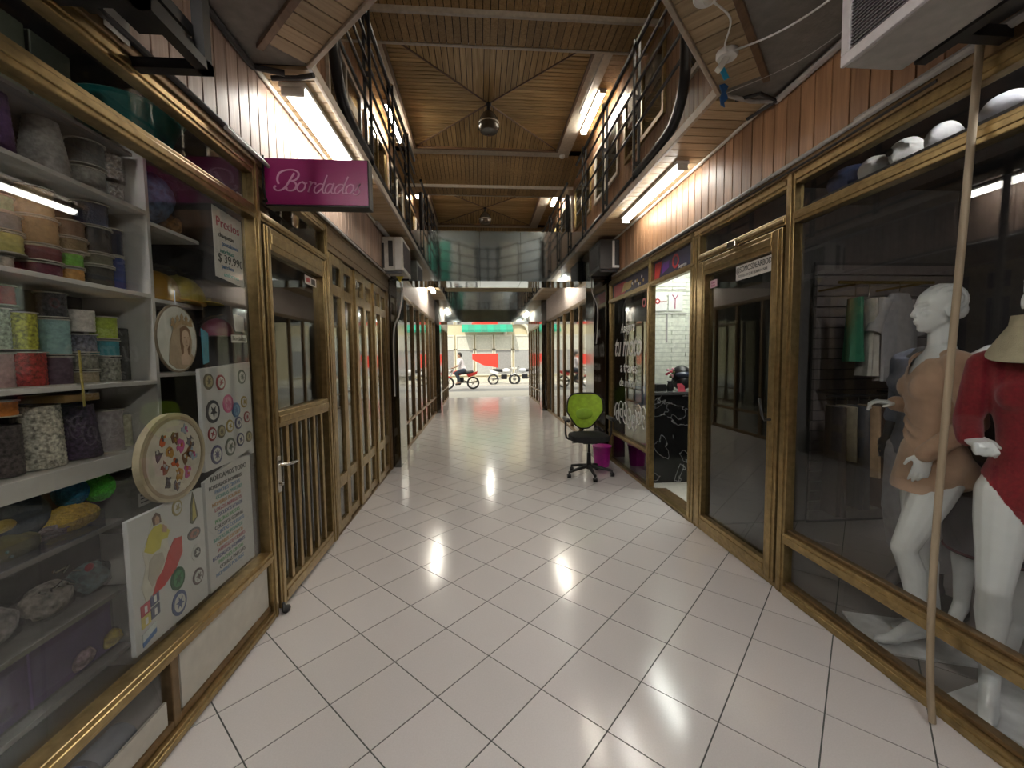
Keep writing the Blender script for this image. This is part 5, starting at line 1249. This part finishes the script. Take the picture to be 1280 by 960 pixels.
def visor(t, M4):
    mb = MB(); n = 30
    A = lambda i, span: radians(90-span+2*span*i/n)
    band_, brim = [], []
    pts = []
    for i in range(n+1):
        a = A(i, 165); pts.append((a, .106, 1.60, .100, 1.652))
    vs, fs = [], []
    for a, r0_, z0, r1_, z1 in pts:
        for rr, z in ((r0_, z0), (r1_, z1), (r1_+.005, z1), (r0_+.005, z0)): vs.append((rr*cos(a), -.005+rr*sin(a), z))
    for i in range(n):
        for k in range(4): fs.append((i*4+k, (i+1)*4+k, (i+1)*4+(k+1) % 4, i*4+(k+1) % 4))
    mb.add(vs, fs); q = MB(); q.v, q.f, q.m = mb.v, mb.f, mb.m
    q.v = [tuple(M4@Vector(p)) for p in q.v]; o = mk('visor_band', q, MT['straw'], vis, local=True, smooth=True)
    vs, fs = [], []
    for i in range(n+1):
        a = A(i, 100); k = abs(i/n-.5)*2; L = .10*(1-k**3)**.5+.004
        for rr, z in ((.108, 1.605), (.108+L*.78, 1.605-L*1.35), (.112+L*.78, 1.604-L*1.35), (.113, 1.608)): vs.append((rr*cos(a), -.005+rr*sin(a), z))
    for i in range(n):
        for k in range(4): fs.append((i*4+k, (i+1)*4+k, (i+1)*4+(k+1) % 4, i*4+(k+1) % 4))
    q = MB().add([tuple(M4@Vector(p)) for p in vs], fs); mk('visor_brim', q, MT['straw'], vis, local=True, smooth=True)
    rim = MB().tube([tuple(M4@Vector(vs[i*4+1])) for i in range(n+1)], .003, 6); mk('piping', rim, cm('piping', (.10, .08, .06)), vis, local=True)
vis = thing('sun_visor', 'beige fabric sun visor hung around the neck of the red mannequin', 'visor', (2.22, 1.44, 0))
FM2 = (-.80, -.60)
mannequin(2.22, 1.44, FM2, 'white mannequin in a red long-sleeved bodysuit at the right picture edge', L2, A2, -.05, .0048, [suit])
visor(vis, place(0, 0, FM2))
# two more mannequins further inside
A3 = [((-.165, -.01, 1.455), (-.21, -.03, 1.19), (-.20, .04, .98), (0, .2, -.95), (-1, 0, 0), .35, -1), ((.165, -.01, 1.455), (.21, -.03, 1.19), (.20, .04, .98), (0, .2, -.95), (1, 0, 0), .35, 1)]
L3 = [((-.085, 0, .90), (-.09, .02, .53), (-.10, -.02, .155), (-.10, .07, .055), (-.10, .13, .035)), ((.085, 0, .90), (.09, .02, .53), (.10, -.02, .155), (.10, .07, .055), (.10, .13, .035))]
def tee3(t, M4):
    mb = MB(); loft(mb, TORSO[2:11], .02)
    for sx in (-1, 1): mb.ell((sx*.066, .082, 1.335), (.075, .066, .072), 14, 8); mb.ell((sx*.150, -.008, 1.462), (.062, .062, .06), 14, 8)
    mb.caps((-.10, -.01, 1.49), (.10, -.01, 1.49), .05, .05)
    sleeves(mb, A3, .016, .1)
    remesh(mb, .010, cm('bluegrey', (.20, .21, .27), .8), 'shirt', t, M4, 4, cut=lambda p: p.z > 1.54)
def pants3(t, M4):
    mb = MB()
    for L in L3: limb(mb, [(Vector(L[0]), .115), (Vector(L[1]), .095), (Vector(L[2])+Vector((0, 0, .18)), .10)])
    from mathutils import noise
    mb.v = [tuple(Vector(p)+Vector((1, 1, .3))*noise.noise(Vector(p)*14)*.012) for p in mb.v]
    remesh(mb, .010, cm('palegrey_pants', (.36, .34, .37), .8, bump=.6, bscale=18), 'trousers', t, M4, 2)
mannequin(2.62, 2.22, (-.9, .1), 'mannequin in a grey blue shirt and pale trousers standing behind the beige dress', L3, A3, None, .010, [tee3, pants3], MT['shopdim'])
def dress4(t, M4):
    mb = MB(); loft(mb, TORSO[3:11], .015); loft(mb, [(.47, .17, .15, 0), (.70, .18, .14, 0), (.90, .19, .13, 0), (1.02, .16, .11, 0)], .0)
    for sx in (-1, 1): mb.ell((sx*.150, -.008, 1.462), (.058, .058, .056), 12, 8)
    sleeves(mb, A3, .012, .1); remesh(mb, .011, cm('darkdress', (.045, .035, .05), .8), 'dress', t, M4, 3, cut=lambda p: p.z > 1.53)
    ring_ = MB().tube([tuple(M4@Vector((.172*cos(a*pi/12), .152*sin(a*pi/12), .485))) for a in range(25)], .006, 6); mk('hem', ring_, cm('hem_maroon', (.14, .02, .04)), t, local=True)
mannequin(2.58, 1.84, (-.85, -.3), 'white-legged mannequin in a dark skirt between the beige and the red ones', L3, A3, None, .010, [dress4])
# base plates
for nm, (cx, cy_2, w1_, w2__, a), lab in (('plate', (2.22, 1.92, .42, .34, -.35), 'white base plate under the beige dressed mannequin'), ('plate', (2.22, 1.43, .40, .34, .2), 'white base plate under the red mannequin')):
    o = mk('base_plate', MB().obox((0, 0, 0), (w1_, w2__, .012)), cm('plate_paint', (.72, .72, .74), .5), bevel=.002); o.location = (cx, cy_2, .007); o.rotation_euler = (0, 0, a)
    tag(o, lab, 'plate')
tag(mk('base_disc', MB().lathe([(.20, 0), (.20, .02), (.03, .03)], (2.64, 2.20, .0), 28), MT['blk'], smooth=True), 'dark round base under the grey blue shirt mannequin', 'plate')

# ================================================================== FASHION SHOP INTERIOR
t = thing('slat_wall', 'dark slatted display panel at the back of the right shop', 'display panel', (3.4, 3.38, 0))
mk('backing', bx(2.90, 3.385, .0, 4.2, 3.40, 2.30), MT['dark'], t)
for k in range(25): mk('slat', bx(2.90, 3.36, .03+k*.09, 4.2, 3.385, .03+k*.09+.082), cm('slat_grey', (.13, .11, .105), .5), t, bevel=.002)
t = thing('garment_rail', 'brass garment rail high on the slatted panel', 'rail', (3.1, 3.2, 2.05))
mk('rail', MB().tube([(2.72, 2.95, 2.05), (3.5, 2.95, 2.05)], .012, 8), cm('brass', (.5, .33, .10), .25, metal=.9), t, smooth=True)
mk('arm', MB().tube([(2.92, 2.95, 2.05), (2.92, 3.36, 2.05)], .009, 8), MT['brass'], t); mk('arm', MB().tube([(3.45, 2.95, 2.05), (3.45, 3.36, 2.05)], .009, 8), MT['brass'], t)
t = thing('garment_rail', 'dark lower garment rail with hanging trousers', 'rail', (3.1, 3.2, 1.18))
mk('rail', MB().tube([(2.70, 3.0, 1.18), (3.6, 3.0, 1.18)], .010, 8), MT['blk'], t); mk('arm', MB().tube([(3.5, 3.0, 1.18), (3.5, 3.36, 1.18)], .009, 8), MT['blk'], t); mk('arm', MB().tube([(2.93, 3.0, 1.18), (2.93, 3.36, 1.18)], .009, 8), MT['blk'], t)
def garment(x, y, ztop, L, wd, c, lab, sleeves_=True, ang=0, group=None, hangz=None):
    from mathutils import noise
    t = thing('hanging_garment', lab, 'garment', (x, y, ztop), group)
    R = Matrix.Rotation(ang, 3, 'Z'); n = 20
    mb = MB(); rs = []
    for k in range(11):
        f = k/10; z = -L*f; rx = wd/2*((.45+.55*min(1, f*5)) if sleeves_ else .8); ry = .035+.02*f
        ring_ = []
        for i in range(n):
            a = 2*pi*i/n; w_ = 1+.18*sin(a*5+x*30)*f
            p = R@Vector((rx*cos(a)*w_, ry*sin(a)*w_, z)); ring_.append((x+p.x, y+p.y, ztop+p.z))
        rs.append(ring_)
    mb.rings(rs[::-1])
    m_ = cm('garm%.2f%.2f%.2f' % c, c, .85, bump=.5, bscale=25); mk('fabric', mb, m_, t, smooth=True)
    if sleeves_:
        for s in (-1, 1):
            a = R@Vector((s*wd*.38, 0, -.05)); b = R@Vector((s*wd*.62, .01, -.30*min(1, L/.5)))
            mk('sleeve', MB().tube([(x+a.x, y+a.y, ztop+a.z), (x+(a.x+b.x)/2, y+(a.y+b.y)/2, ztop+(a.z+b.z)/2), (x+b.x, y+b.y, ztop+b.z)], [.05, .045, .05], 10), m_, t, smooth=True)
    hz = (hangz or ztop+.1)
    mk('hanger', MB().tube([(x, y, hz), (x, y, ztop+.02)], .003, 6), MT['chrome'], t)
garment(2.86, 2.95, 1.93, .48, .24, (.02, .13, .07), 'green top hanging on the brass rail', False, 1.2, hangz=2.05)
garment(2.97, 2.95, 1.92, .58, .26, (.30, .28, .25), 'cream garment hanging beside the green top', False, 1.25, hangz=2.05)
garment(3.20, 2.93, 1.96, .66, .44, (.20, .19, .19), 'grey short-sleeved shirt hanging on the brass rail', True, .25, hangz=2.05)
for k, (dx, c, L, lab) in enumerate(((0, (.05, .04, .04), .85, 'dark brown trousers at the door end of the lower rail'), (.09, (.33, .28, .20), .42, 'khaki folded trousers on the lower rail'), (.19, (.06, .06, .07), .80, 'black trousers next to the khaki ones'),
        (.28, (.30, .20, .12), .55, 'tan trousers on the lower rail'), (.37, (.08, .05, .04), .8, 'dark trousers near the grey blue shirt mannequin'), (.47, (.20, .13, .09), .7, 'brown trousers at the far end of the lower rail'))):
    garment(2.78+dx, 3.0, 1.10, L, .30, c, lab, False, 1.35, hangz=1.18)
# shelf and goods behind the transom
t = thing('high_shelf', 'dark shelf behind the right transom', 'shelf', (2.15, 1.5, 2.40))
mk('board', bx(XR+.07, .6, 2.385, 2.32, 2.32, 2.40), MT['shopdim'], t)
def softlump(name, lab, cat, ctr, r, c, seed):
    from mathutils import noise
    mb = MB().ell(ctr, r, 20, 14); mb.v = [tuple(Vector(p)+Vector((1, .7, .8))*noise.noise(Vector(p)*16+Vector((seed, 0, 0)))*.03) for p in mb.v]
    return tag(mk(name, mb, cm('sl%.2f%.2f%.2f%d' % (*c, seed), c, .8, bump=.4, bscale=30, **({'c2': (.04, .04, .05), 'scale': 6, 'thr': (.52, .56)} if seed in (2, 4, 6) else {})), smooth=True), lab, cat)
softlump('folded_jeans', 'folded blue denim pile behind the right transom', 'clothes', (2.12, 2.25, 2.485), (.10, .12, .085), (.05, .07, .16), 1)
softlump('patterned_bag', 'black and white patterned bag beside the denim', 'bag', (2.10, 2.07, 2.47), (.09, .07, .07), (.45, .44, .43), 2)
softlump('patterned_bag', 'white bag with a dark round hole, middle of the high shelf', 'bag', (2.11, 1.92, 2.48), (.09, .06, .08), (.55, .55, .55), 3)
tag(mk('hole_trim', MB().lathe([(.018, 0), (.018, .004)], (2.015, 1.93, 2.49), 14, axis='x'), MT['blk']), 'dark round eyelet on the white bag', 'eyelet')
softlump('patterned_bag', 'black and white patterned bag right of the white one', 'bag', (2.11, 1.76, 2.47), (.08, .06, .07), (.40, .40, .42), 4)
softlump('patterned_bag', 'pale striped cloth bag further along the high shelf', 'bag', (2.12, 1.55, 2.47), (.08, .08, .07), (.36, .37, .42), 5)
softlump('patterned_bag', 'black and white cloth bag nearest along the high shelf', 'bag', (2.12, 1.34, 2.47), (.08, .08, .07), (.42, .42, .46), 6)
tube_lamp(2.2, .1, 1.5, 2.93, 'shop tube lamp inside the fashion shop', MT['tube_shop2'], .07)  # fill added above the window, out of view, to light the mannequins' fronts

# ================================================================== INSURANCE SHOP INTERIOR
bw = struct('wall_bright', bx(XR+.08, 5.56, 0, 4.3, 5.60, 2.9), cm('brick_joint', (.50, .52, .44), .7))
bk = MB(); zz = .3; k = 0
while zz < 2.85:
    xx = XR+.08-(.2 if k % 2 else 0)
    while xx < 3.6:
        a, b = max(xx+.003, XR+.08), xx+.9-.003; bk.box(a, 5.545-random.random()*.008, zz+.003, b, 5.56, zz+.057)
        xx += .9
    zz += .06; k += 1
mk('panel_strip', bk, cm('white_brick', (.74, .76, .66), .6), bw, kind='stuff')
tube_lamp(2.9, 3.8, 5.3, 2.87, 'bright tube lamp inside the open shop', MT['tube_bright'], .12)
tube_lamp(2.3, 3.8, 5.3, 2.87, 'second bright tube lamp inside the open shop', MT['tube_bright'], .12)
t = thing('shop_counter', 'black marble shop counter seen through the open doorway', 'counter', (2.7, 4.9, 0))
mk('counter_front', bx(2.02, 4.66, 0.0, 3.6, 4.70, 1.05), MT['marble'], t); mk('counter_side', bx(2.02, 4.70, 0, 2.06, 5.2, 1.05), MT['marble'], t)
mk('counter_top', bx(2.0, 4.64, 1.05, 3.6, 5.22, 1.085), cm('counter_top', (.10, .10, .10), .2), t, bevel=.004)
t = thing('wall_sign', 'white plastic sign with red emblem pinned to the bright shop wall', 'sign', (2.48, 5.54, 2.13))
mk('sheet', bx(2.38, 5.52, 2.13, 2.57, 5.53, 2.36), MT['white'], t)
mk('emblem', ring(2.44, 2.26, .02, .038, lambda u, v, q: (u, 5.519-q, v), n=14), cm('print_red', (.42, .03, .03)), t); text('seguros', .035, (2.52, 5.518, 2.26), RF, cm('print_red', (.42, .03, .03)), t)
t = thing('wall_sign', 'white plastic sign with a pink Y shaped emblem on the bright shop wall', 'sign', (2.7, 5.54, 2.13))
mk('sheet', bx(2.60, 5.52, 2.13, 2.80, 5.53, 2.36), MT['white'], t)
mk('emblem', MB().tube([(2.65, 5.515, 2.35), (2.69, 5.515, 2.29), (2.69, 5.515, 2.16)], .006, 5).tube([(2.73, 5.515, 2.35), (2.69, 5.515, 2.29)], .006, 5), cm('pinkink', (.5, .12, .22)), t)
tag(mk('wall_wire', MB().tube(crom([(2.35, 5.52, 2.40), (2.5, 5.52, 2.43), (2.62, 5.52, 2.42), (2.85, 5.52, 2.43)], 5), .005, 5), MT['conduit']), 'grey wire above the two wall signs', 'cable')
tag(mk('wall_rail', bx(2.36, 5.52, 2.09, 2.86, 5.53, 2.10), MT['conduit']), 'thin grey ledge below the two wall signs', 'ledge')
tag(mk('wall_rail', bx(2.575, 5.52, 1.70, 2.59, 5.53, 2.09), MT['conduit']), 'thin grey upright below the two wall signs', 'upright')
t = thing('motorcycle_helmet', 'dark motorcycle helmet on the black counter', 'helmet', (2.46, 4.86, 1.085))
mk('shell', MB().ell((2.46, 4.86, 1.27), (.115, .13, .125), 20, 12).caps((2.46, 4.80, 1.19), (2.46, 4.92, 1.19), .09, .09), MT['blk'], t, smooth=True)
mk('visor_shield', MB().ell((2.455, 4.80, 1.28), (.10, .085, .05), 16, 8), cm('helm_visor', (.05, .06, .09), .1), t, smooth=True)
t = thing('flower_vase', 'vase of pink and red flowers on the black counter', 'vase', (2.30, 4.82, 1.085))
mk('vase', MB().lathe([(.03, 0), (.045, .04), (.025, .10), (.035, .12)], (2.30, 4.82, 1.085), 16), MT['blkpl'], t, smooth=True)
r_ = random.Random(8)
for k in range(12):
    a = r_.uniform(0, 6.28); rr = r_.uniform(.01, .07); mk('flower', MB().ell((2.32+rr*cos(a), 4.82+rr*sin(a)*.6, 1.25+r_.uniform(0, .10)), (.02, .02, .016), 8, 6), cm('fl_%d' % (k % 3), ((.6, .08, .12), (.65, .35, .4), (.12, .16, .05))[k % 3]), t)
tag(mk('desk_box', bx(2.12, 4.78, 1.086, 2.24, 4.95, 1.17), MT['blkpl'], bevel=.006), 'low black device on the counter left of the flowers', 'device')
tag(mk('display_card', MB().obox((2.39, 4.72, 1.13), (.09, .004, .10), Matrix.Rotation(-.3, 3, 'X')), cm('redcard', (.5, .05, .08))), 'small red card standing at the counter edge', 'card')

# ================================================================== CHAIR AND BIN
cx, cy2 = 1.36, 5.06
t = thing('office_chair', 'office chair with lime green mesh back and black seat on castors', 'chair', (cx, cy2, 0))
for k in range(5):
    a = radians(90+36+72*k); ex, ey = cx+.29*cos(a), cy2+.29*sin(a)
    l = mk('leg', MB().tube([(cx+.03*cos(a), cy2+.03*sin(a), .125), (cx+.15*cos(a), cy2+.15*sin(a), .105), (ex, ey, .075)], [.026, .021, .016], 8), MT['blkpl'], t, smooth=True)
    mk('castor', MB().lathe([(.026, -.022), (.028, -.005), (.028, .005), (.026, .022)], (ex, ey, .029), 14, axis='x').tube([(ex, ey, .03), (ex, ey, .08)], .008, 6), MT['blk'], l, smooth=True)
mk('gas_lift', MB().lathe([(.04, .09), (.03, .12), (.026, .30), (.016, .30), (.016, .44)], (cx, cy2, 0), 16), MT['blk'], t, smooth=True)
seat = MB(); n = 28; rs = []
for z, s in ((.455, .90), (.465, .99), (.50, 1.0), (.525, .97), (.535, .85)):
    ring_ = []
    for i in range(n):
        a = 2*pi*i/n; ca, sa = cos(a), sin(a); ring_.append((cx+.245*s*math.copysign(abs(ca)**.6, ca), cy2+.02+.235*s*math.copysign(abs(sa)**.6, sa), z))
    rs.append(ring_)
seat.rings(rs); mk('seat', seat, cm('seat_black', (.012, .012, .013), .8, bump=.3), t, smooth=True)
mk('mechanism', bx(cx-.09, cy2-.08, .42, cx+.09, cy2+.10, .455), MT['blk'], t, bevel=.006)
yb = cy2+.25
def backpt(a, s=1.0, dy=0):      # rounded trapezoid, wider at the top
    ca, sa = cos(a), sin(a); x = .24*s*math.copysign(abs(ca)**.55, ca); z = .235*s*math.copysign(abs(sa)**.55, sa)
    x *= 1-.55*max(0, -z/.235)
    return (cx+x, yb+.06*(x/.22)**2*-1+.02*z+dy, .80+z)
mk('back_frame', MB().tube([backpt(2*pi*i/40) for i in range(41)], .009, 8), MT['blk'], t, smooth=True)
bm_ = MB(); rings_ = [[backpt(2*pi*i/36, s, .0) for i in range(36)] for s in (.99, .8, .6, .4, .2, .02)]
bm_.rings(rings_, cap=False); mk('back_mesh', bm_, MT['green'], t, smooth=True)
mk('lumbar_pad', MB().ell((cx, yb-.012, .76), (.12, .016, .075), 18, 10), cm('lime2', (.33, .55, .05), .6), t, smooth=True)
mk('back_bar', MB().tube(crom([(cx, cy2+.12, .44), (cx, yb+.07, .47), (cx, yb+.06, .60), (cx, yb+.035, .72)], 5), .016, 8), MT['blk'], t, smooth=True)
for s in (-1, 1):
    mk('armrest', MB().tube(crom([(cx+s*.20, cy2+.02, .46), (cx+s*.285, cy2+.02, .50), (cx+s*.295, cy2+.02, .68), (cx+s*.285, cy2+.04, .72)], 5), .013, 8), MT['blkpl'], t, smooth=True)
    mk('armrest_pad', MB().caps((cx+s*.285, cy2-.10, .725), (cx+s*.285, cy2+.14, .725), .026, .026, 10), MT['blkpl'], t, smooth=True)
mk('lever', MB().tube([(cx, cy2, .44), (cx-.22, cy2-.03, .43)], .006, 6), MT['blk'], t)
t = thing('waste_bin', 'magenta plastic waste bin behind the office chair', 'bin', (1.66, 5.50, 0))
mk('bin_body', MB().lathe([(.10, 0), (.125, .275), (.118, .275), (.095, .008)], (1.66, 5.50, 0.0), 28, cap=True), MT['bin'], t, smooth=True)
mk('rim', MB().lathe([(.122, .265), (.134, .272), (.134, .285), (.122, .288)], (1.66, 5.50, 0), 28), MT['bin'], t, smooth=True)

# ================================================================== STREET
struct('street_pavement', bx(-12, YE, -.12, 14, 19.0, -.01), cm('street_pave', (.50, .48, .43), .8))
struct('street_road', bx(-12, 19.0, -.14, 14, 23.0, -.04), MT['asphalt'])
struct('street_pavement_far', bx(-12, 23.0, -.12, 14, 25.6, .02), cm('street_pave', (.5, .48, .43)))
t = thing('street_building', 'cream building across the street with white framed shop windows', 'building', (1, 25.5, 0))
mk('wall', bx(-12, 25.5, 0, 14, 29, 9), MT['street_cream'], t)
mk('base_wall', bx(-12, 25.4, 0, 14, 25.5, .35), MT['street_white'], t)
for i in range(10):
    x0 = -5.0+i*1.18
    f = mk('window_frame', MB().box(x0, 25.42, .45, x0+1.1, 25.5, .52).box(x0, 25.42, 2.86, x0+1.1, 25.5, 2.95).box(x0, 25.42, 2.02, x0+1.1, 25.5, 2.10).box(x0, 25.42, .52, x0+.07, 25.5, 2.86).box(x0+1.03, 25.42, .52, x0+1.1, 25.5, 2.86), MT['street_white'], t)
    mk('panel', bx(x0+.07, 25.46, .52, x0+1.03, 25.49, 2.02), cm('street_grey%d' % (i % 3), ((.33, .34, .33), (.42, .43, .40), (.28, .28, .27))[i % 3], .6), f)
    mk('panel', bx(x0+.07, 25.46, 2.10, x0+1.03, 25.49, 2.86), cm('street_pale', (.55, .55, .47), .6), f)
for i in range(5): mk('upper_window', bx(-5+i*2.6, 25.44, 4.3, -3.6+i*2.6, 25.5, 5.9), MT['street_grey0'], t)
mk('ledge', bx(-12, 25.2, 3.9, 14, 25.5, 4.05), MT['street_white'], t)
t = thing('awning', 'green awning on the building across the street', 'awning', (.3, 24.8, 3.0))
for k in range(8): mk('awning_strip', MB().prism([(25.42, 3.72), (24.5, 3.22), (24.5, 3.06), (25.42, 3.62)], lambda u, v, q: (-1.05+k*.38+q, u, v), 0, .375), cm('awn%d' % (k % 2), ((.02, .32, .20), (.03, .26, .17))[k % 2], .7), t)
tag(mk('arch_trim', MB().tube([(2.3+.75*cos(a*pi/10), 25.35, 2.95+.75*sin(a*pi/10)) for a in range(11)], .10, 8), MT['street_white'], smooth=True), 'pale arch moulding beside the green awning', 'arch')
for k, q in enumerate((-3.2, -1.95, -.45, 1.0, 3.0, 4.55)): tag(mk('banner_post', bx(q, 23.925, .02, q+.05, 23.975, 1.8), MT['conduit']), ('left', 'right')[k % 2]+' steel post of the '+('red banner far left of the rider', 'large red banner behind the rider', 'red banner right of the parked motorcycles')[k//2], 'post')
tag(mk('banner', MB().prism([(-.45, 1.78), (1.05, 1.78), (1.05, .95), (.55, 1.05), (.2, 1.10), (-.45, 1.45)], lambda u, v, q: (u, 23.9+q, v), 0, .03), cm('red_banner', (.72, .05, .03), .5)), 'large red banner across the street behind the rider', 'banner')
tag(mk('banner', MB().prism([(-3.2, 1.72), (-1.9, 1.72), (-1.9, 1.1), (-3.2, 1.1)], lambda u, v, q: (u, 23.9+q, v), 0, .03), cm('red_banner', (.72, .05, .03), .5)), 'second red banner across the street, left of the rider', 'banner')
tag(mk('banner', MB().prism([(3.0, 1.72), (4.6, 1.72), (4.6, 1.05), (3.0, 1.05)], lambda u, v, q: (u, 23.9+q, v), 0, .03), cm('red_banner', (.72, .05, .03), .5)), 'third red banner across the street, right of the parked motorcycles', 'banner')
def moto(x, y, s, lab, body):
    t = thing('motorcycle', lab, 'motorcycle', (x, y, 0)); f = lambda u, v, q: (x+s*u, y+q, v)
    T = lambda pts, r, nm, m_, k=8: mk(nm, MB().tube([(x+s*a, y+b, c) for a, b, c in pts], r, k), m_, t, smooth=True)
    for wx in (-.62, .62):
        wv = mk('wheel', MB().tube([(x+s*wx+.27*cos(a*pi/14), y, .30+.27*sin(a*pi/14)) for a in range(29)], .045, 8), MT['blkpl'], t, smooth=True)
        mk('hub', MB().lathe([(.07, -.04), (.07, .04)], (x+s*wx, y, .30), 12, axis='y'), MT['chrome'], wv)
        sp_ = MB()
        for k in range(6): sp_.tube([(x+s*wx, y, .30), (x+s*wx+.25*cos(k*pi/3), y, .30+.25*sin(k*pi/3))], .008, 5)
        mk('spoke', sp_, MT['chrome'], wv, kind='stuff')
    T([(-.62, 0, .30), (-.45, 0, .75), (-.38, 0, .98)], .03, 'fork', MT['chrome'])
    T([(-.36, -.32, 1.02), (-.38, -.1, 1.0), (-.38, .1, 1.0), (-.36, .32, 1.02)], .016, 'handlebar', MT['blk'])
    mk('tank', MB().ell((x-s*.12, y, .80), (.25, .13, .13), 16, 10), body, t, smooth=True)
    mk('seat', MB().caps((x+s*.12, y, .80), (x+s*.58, y, .84), .09, .08, 12), MT['blkpl'], t, smooth=True)
    mk('engine', MB().obox((x, y, .45), (.34, .24, .28)), MT['blk'], t, bevel=.04)
    mk('fender', MB().prism([(-.85, .56), (-.62, .66), (-.40, .58), (-.42, .54), (-.62, .61), (-.84, .52)], f, -.06, .06), body, t)
    mk('tail', MB().prism([(.30, .72), (.85, .88), (.80, .72), (.40, .58)], f, -.09, .09), body, t)
    T([(.1, .14, .32), (.5, .16, .32), (.85, .16, .38)], [.025, .04, .045], 'exhaust', MT['chrome'])
    T([(.0, 0, .45), (.62, 0, .30)], .025, 'swing_arm', MT['blk'])
    mk('headlight', MB().ell((x-s*.50, y, .90), (.07, .09, .09), 12, 8), MT['offw'], t, smooth=True)
    return t
moto(-.98, 20.4, 1, 'motorcycle ridden past the arcade entrance, heading left', cm('moto_red', (.5, .04, .03), .3))
moto(1.35, 23.3, -1, 'nearer of two pale motorcycles parked across the street', MT['white'])
moto(2.55, 23.5, 1, 'farther of two pale motorcycles parked across the street', cm('moto_silver', (.5, .52, .54), .3))
# rider
t = thing('person', 'dark-haired person in a white shirt riding a motorcycle towards the left', 'person', (-.98, 20.4, 0))
mb = MB(); O = Vector((0, 0, 0))
def L(a): return Vector((a[0], a[1], a[2]))
mb.caps(L((.16, 0, .93)), L((.06, 0, 1.15)), .15, .135); mb.caps(L((.06, 0, 1.15)), L((.0, 0, 1.38)), .14, .15); mb.caps(L((.0, -.12, 1.43)), L((.0, .12, 1.43)), .07, .07)
mb.caps(L((-.01, 0, 1.46)), L((-.03, 0, 1.58)), .055, .05)
mb.ell((-.04, 0, 1.68), (.095, .075, .115), 16, 12); mb.caps(L((-.12, 0, 1.67)), L((-.145, 0, 1.655)), .012, .014, 8); mb.ell((-.10, 0, 1.60), (.04, .04, .03), 10, 8)
for s in (-1, 1):
    mb.ell((-.03, s*.078, 1.67), (.02, .01, .03), 8, 6)
    limb(mb, [(L((.0, s*.18, 1.42)), .055), (L((-.10, s*.26, 1.17)), .045), (L((-.34, s*.27, 1.05)), .03)]); hand(mb, (-.34, s*.27, 1.05), (-1, 0, 0), (0, 0, 1), 1.2, 1.0, s)
    limb(mb, [(L((.16, s*.10, .92)), .10), (L((-.20, s*.20, .80)), .075), (L((-.04, s*.20, .36)), .05)]); limb(mb, [(L((-.04, s*.20, .34)), .045), (L((-.20, s*.20, .28)), .035)])
I4 = Matrix.Identity(4)
remesh(mb, .014, cm('skin', (.40, .24, .16), .6), 'body', t, I4, 2)
mb = MB(); mb.caps(L((.15, 0, .98)), L((.06, 0, 1.15)), .165, .15); mb.caps(L((.06, 0, 1.15)), L((.0, 0, 1.38)), .155, .165); mb.caps(L((.0, -.13, 1.43)), L((.0, .13, 1.43)), .08, .08)
for s in (-1, 1): limb(mb, [(L((.0, s*.18, 1.42)), .07), (L((-.08, s*.24, 1.22)), .062)])
remesh(mb, .014, cm('whiteshirt', (.62, .58, .60), .8), 'shirt', t, I4, 3, cut=lambda p: p.z > 1.50)
mb = MB()
for s in (-1, 1): limb(mb, [(L((.16, s*.09, .93)), .125), (L((-.20, s*.20, .80)), .09), (L((-.05, s*.20, .42)), .065)])
remesh(mb, .014, cm('darkjeans', (.04, .05, .07), .8), 'trousers', t, I4, 3)
mb = MB(); mb.ell((-.02, 0, 1.715), (.105, .088, .105), 16, 12); mb.ell((.05, 0, 1.66), (.05, .07, .08), 12, 8)
remesh(mb, .014, cm('blackhair', (.02, .016, .014), .6), 'hair', t, I4, 2)
for s in (-1, 1): mk('shoe', MB().caps((-1.00, 20.4+s*.20, .26), (-1.20, 20.4+s*.20, .24), .045, .035, 10), MT['blkpl'], t, smooth=True)
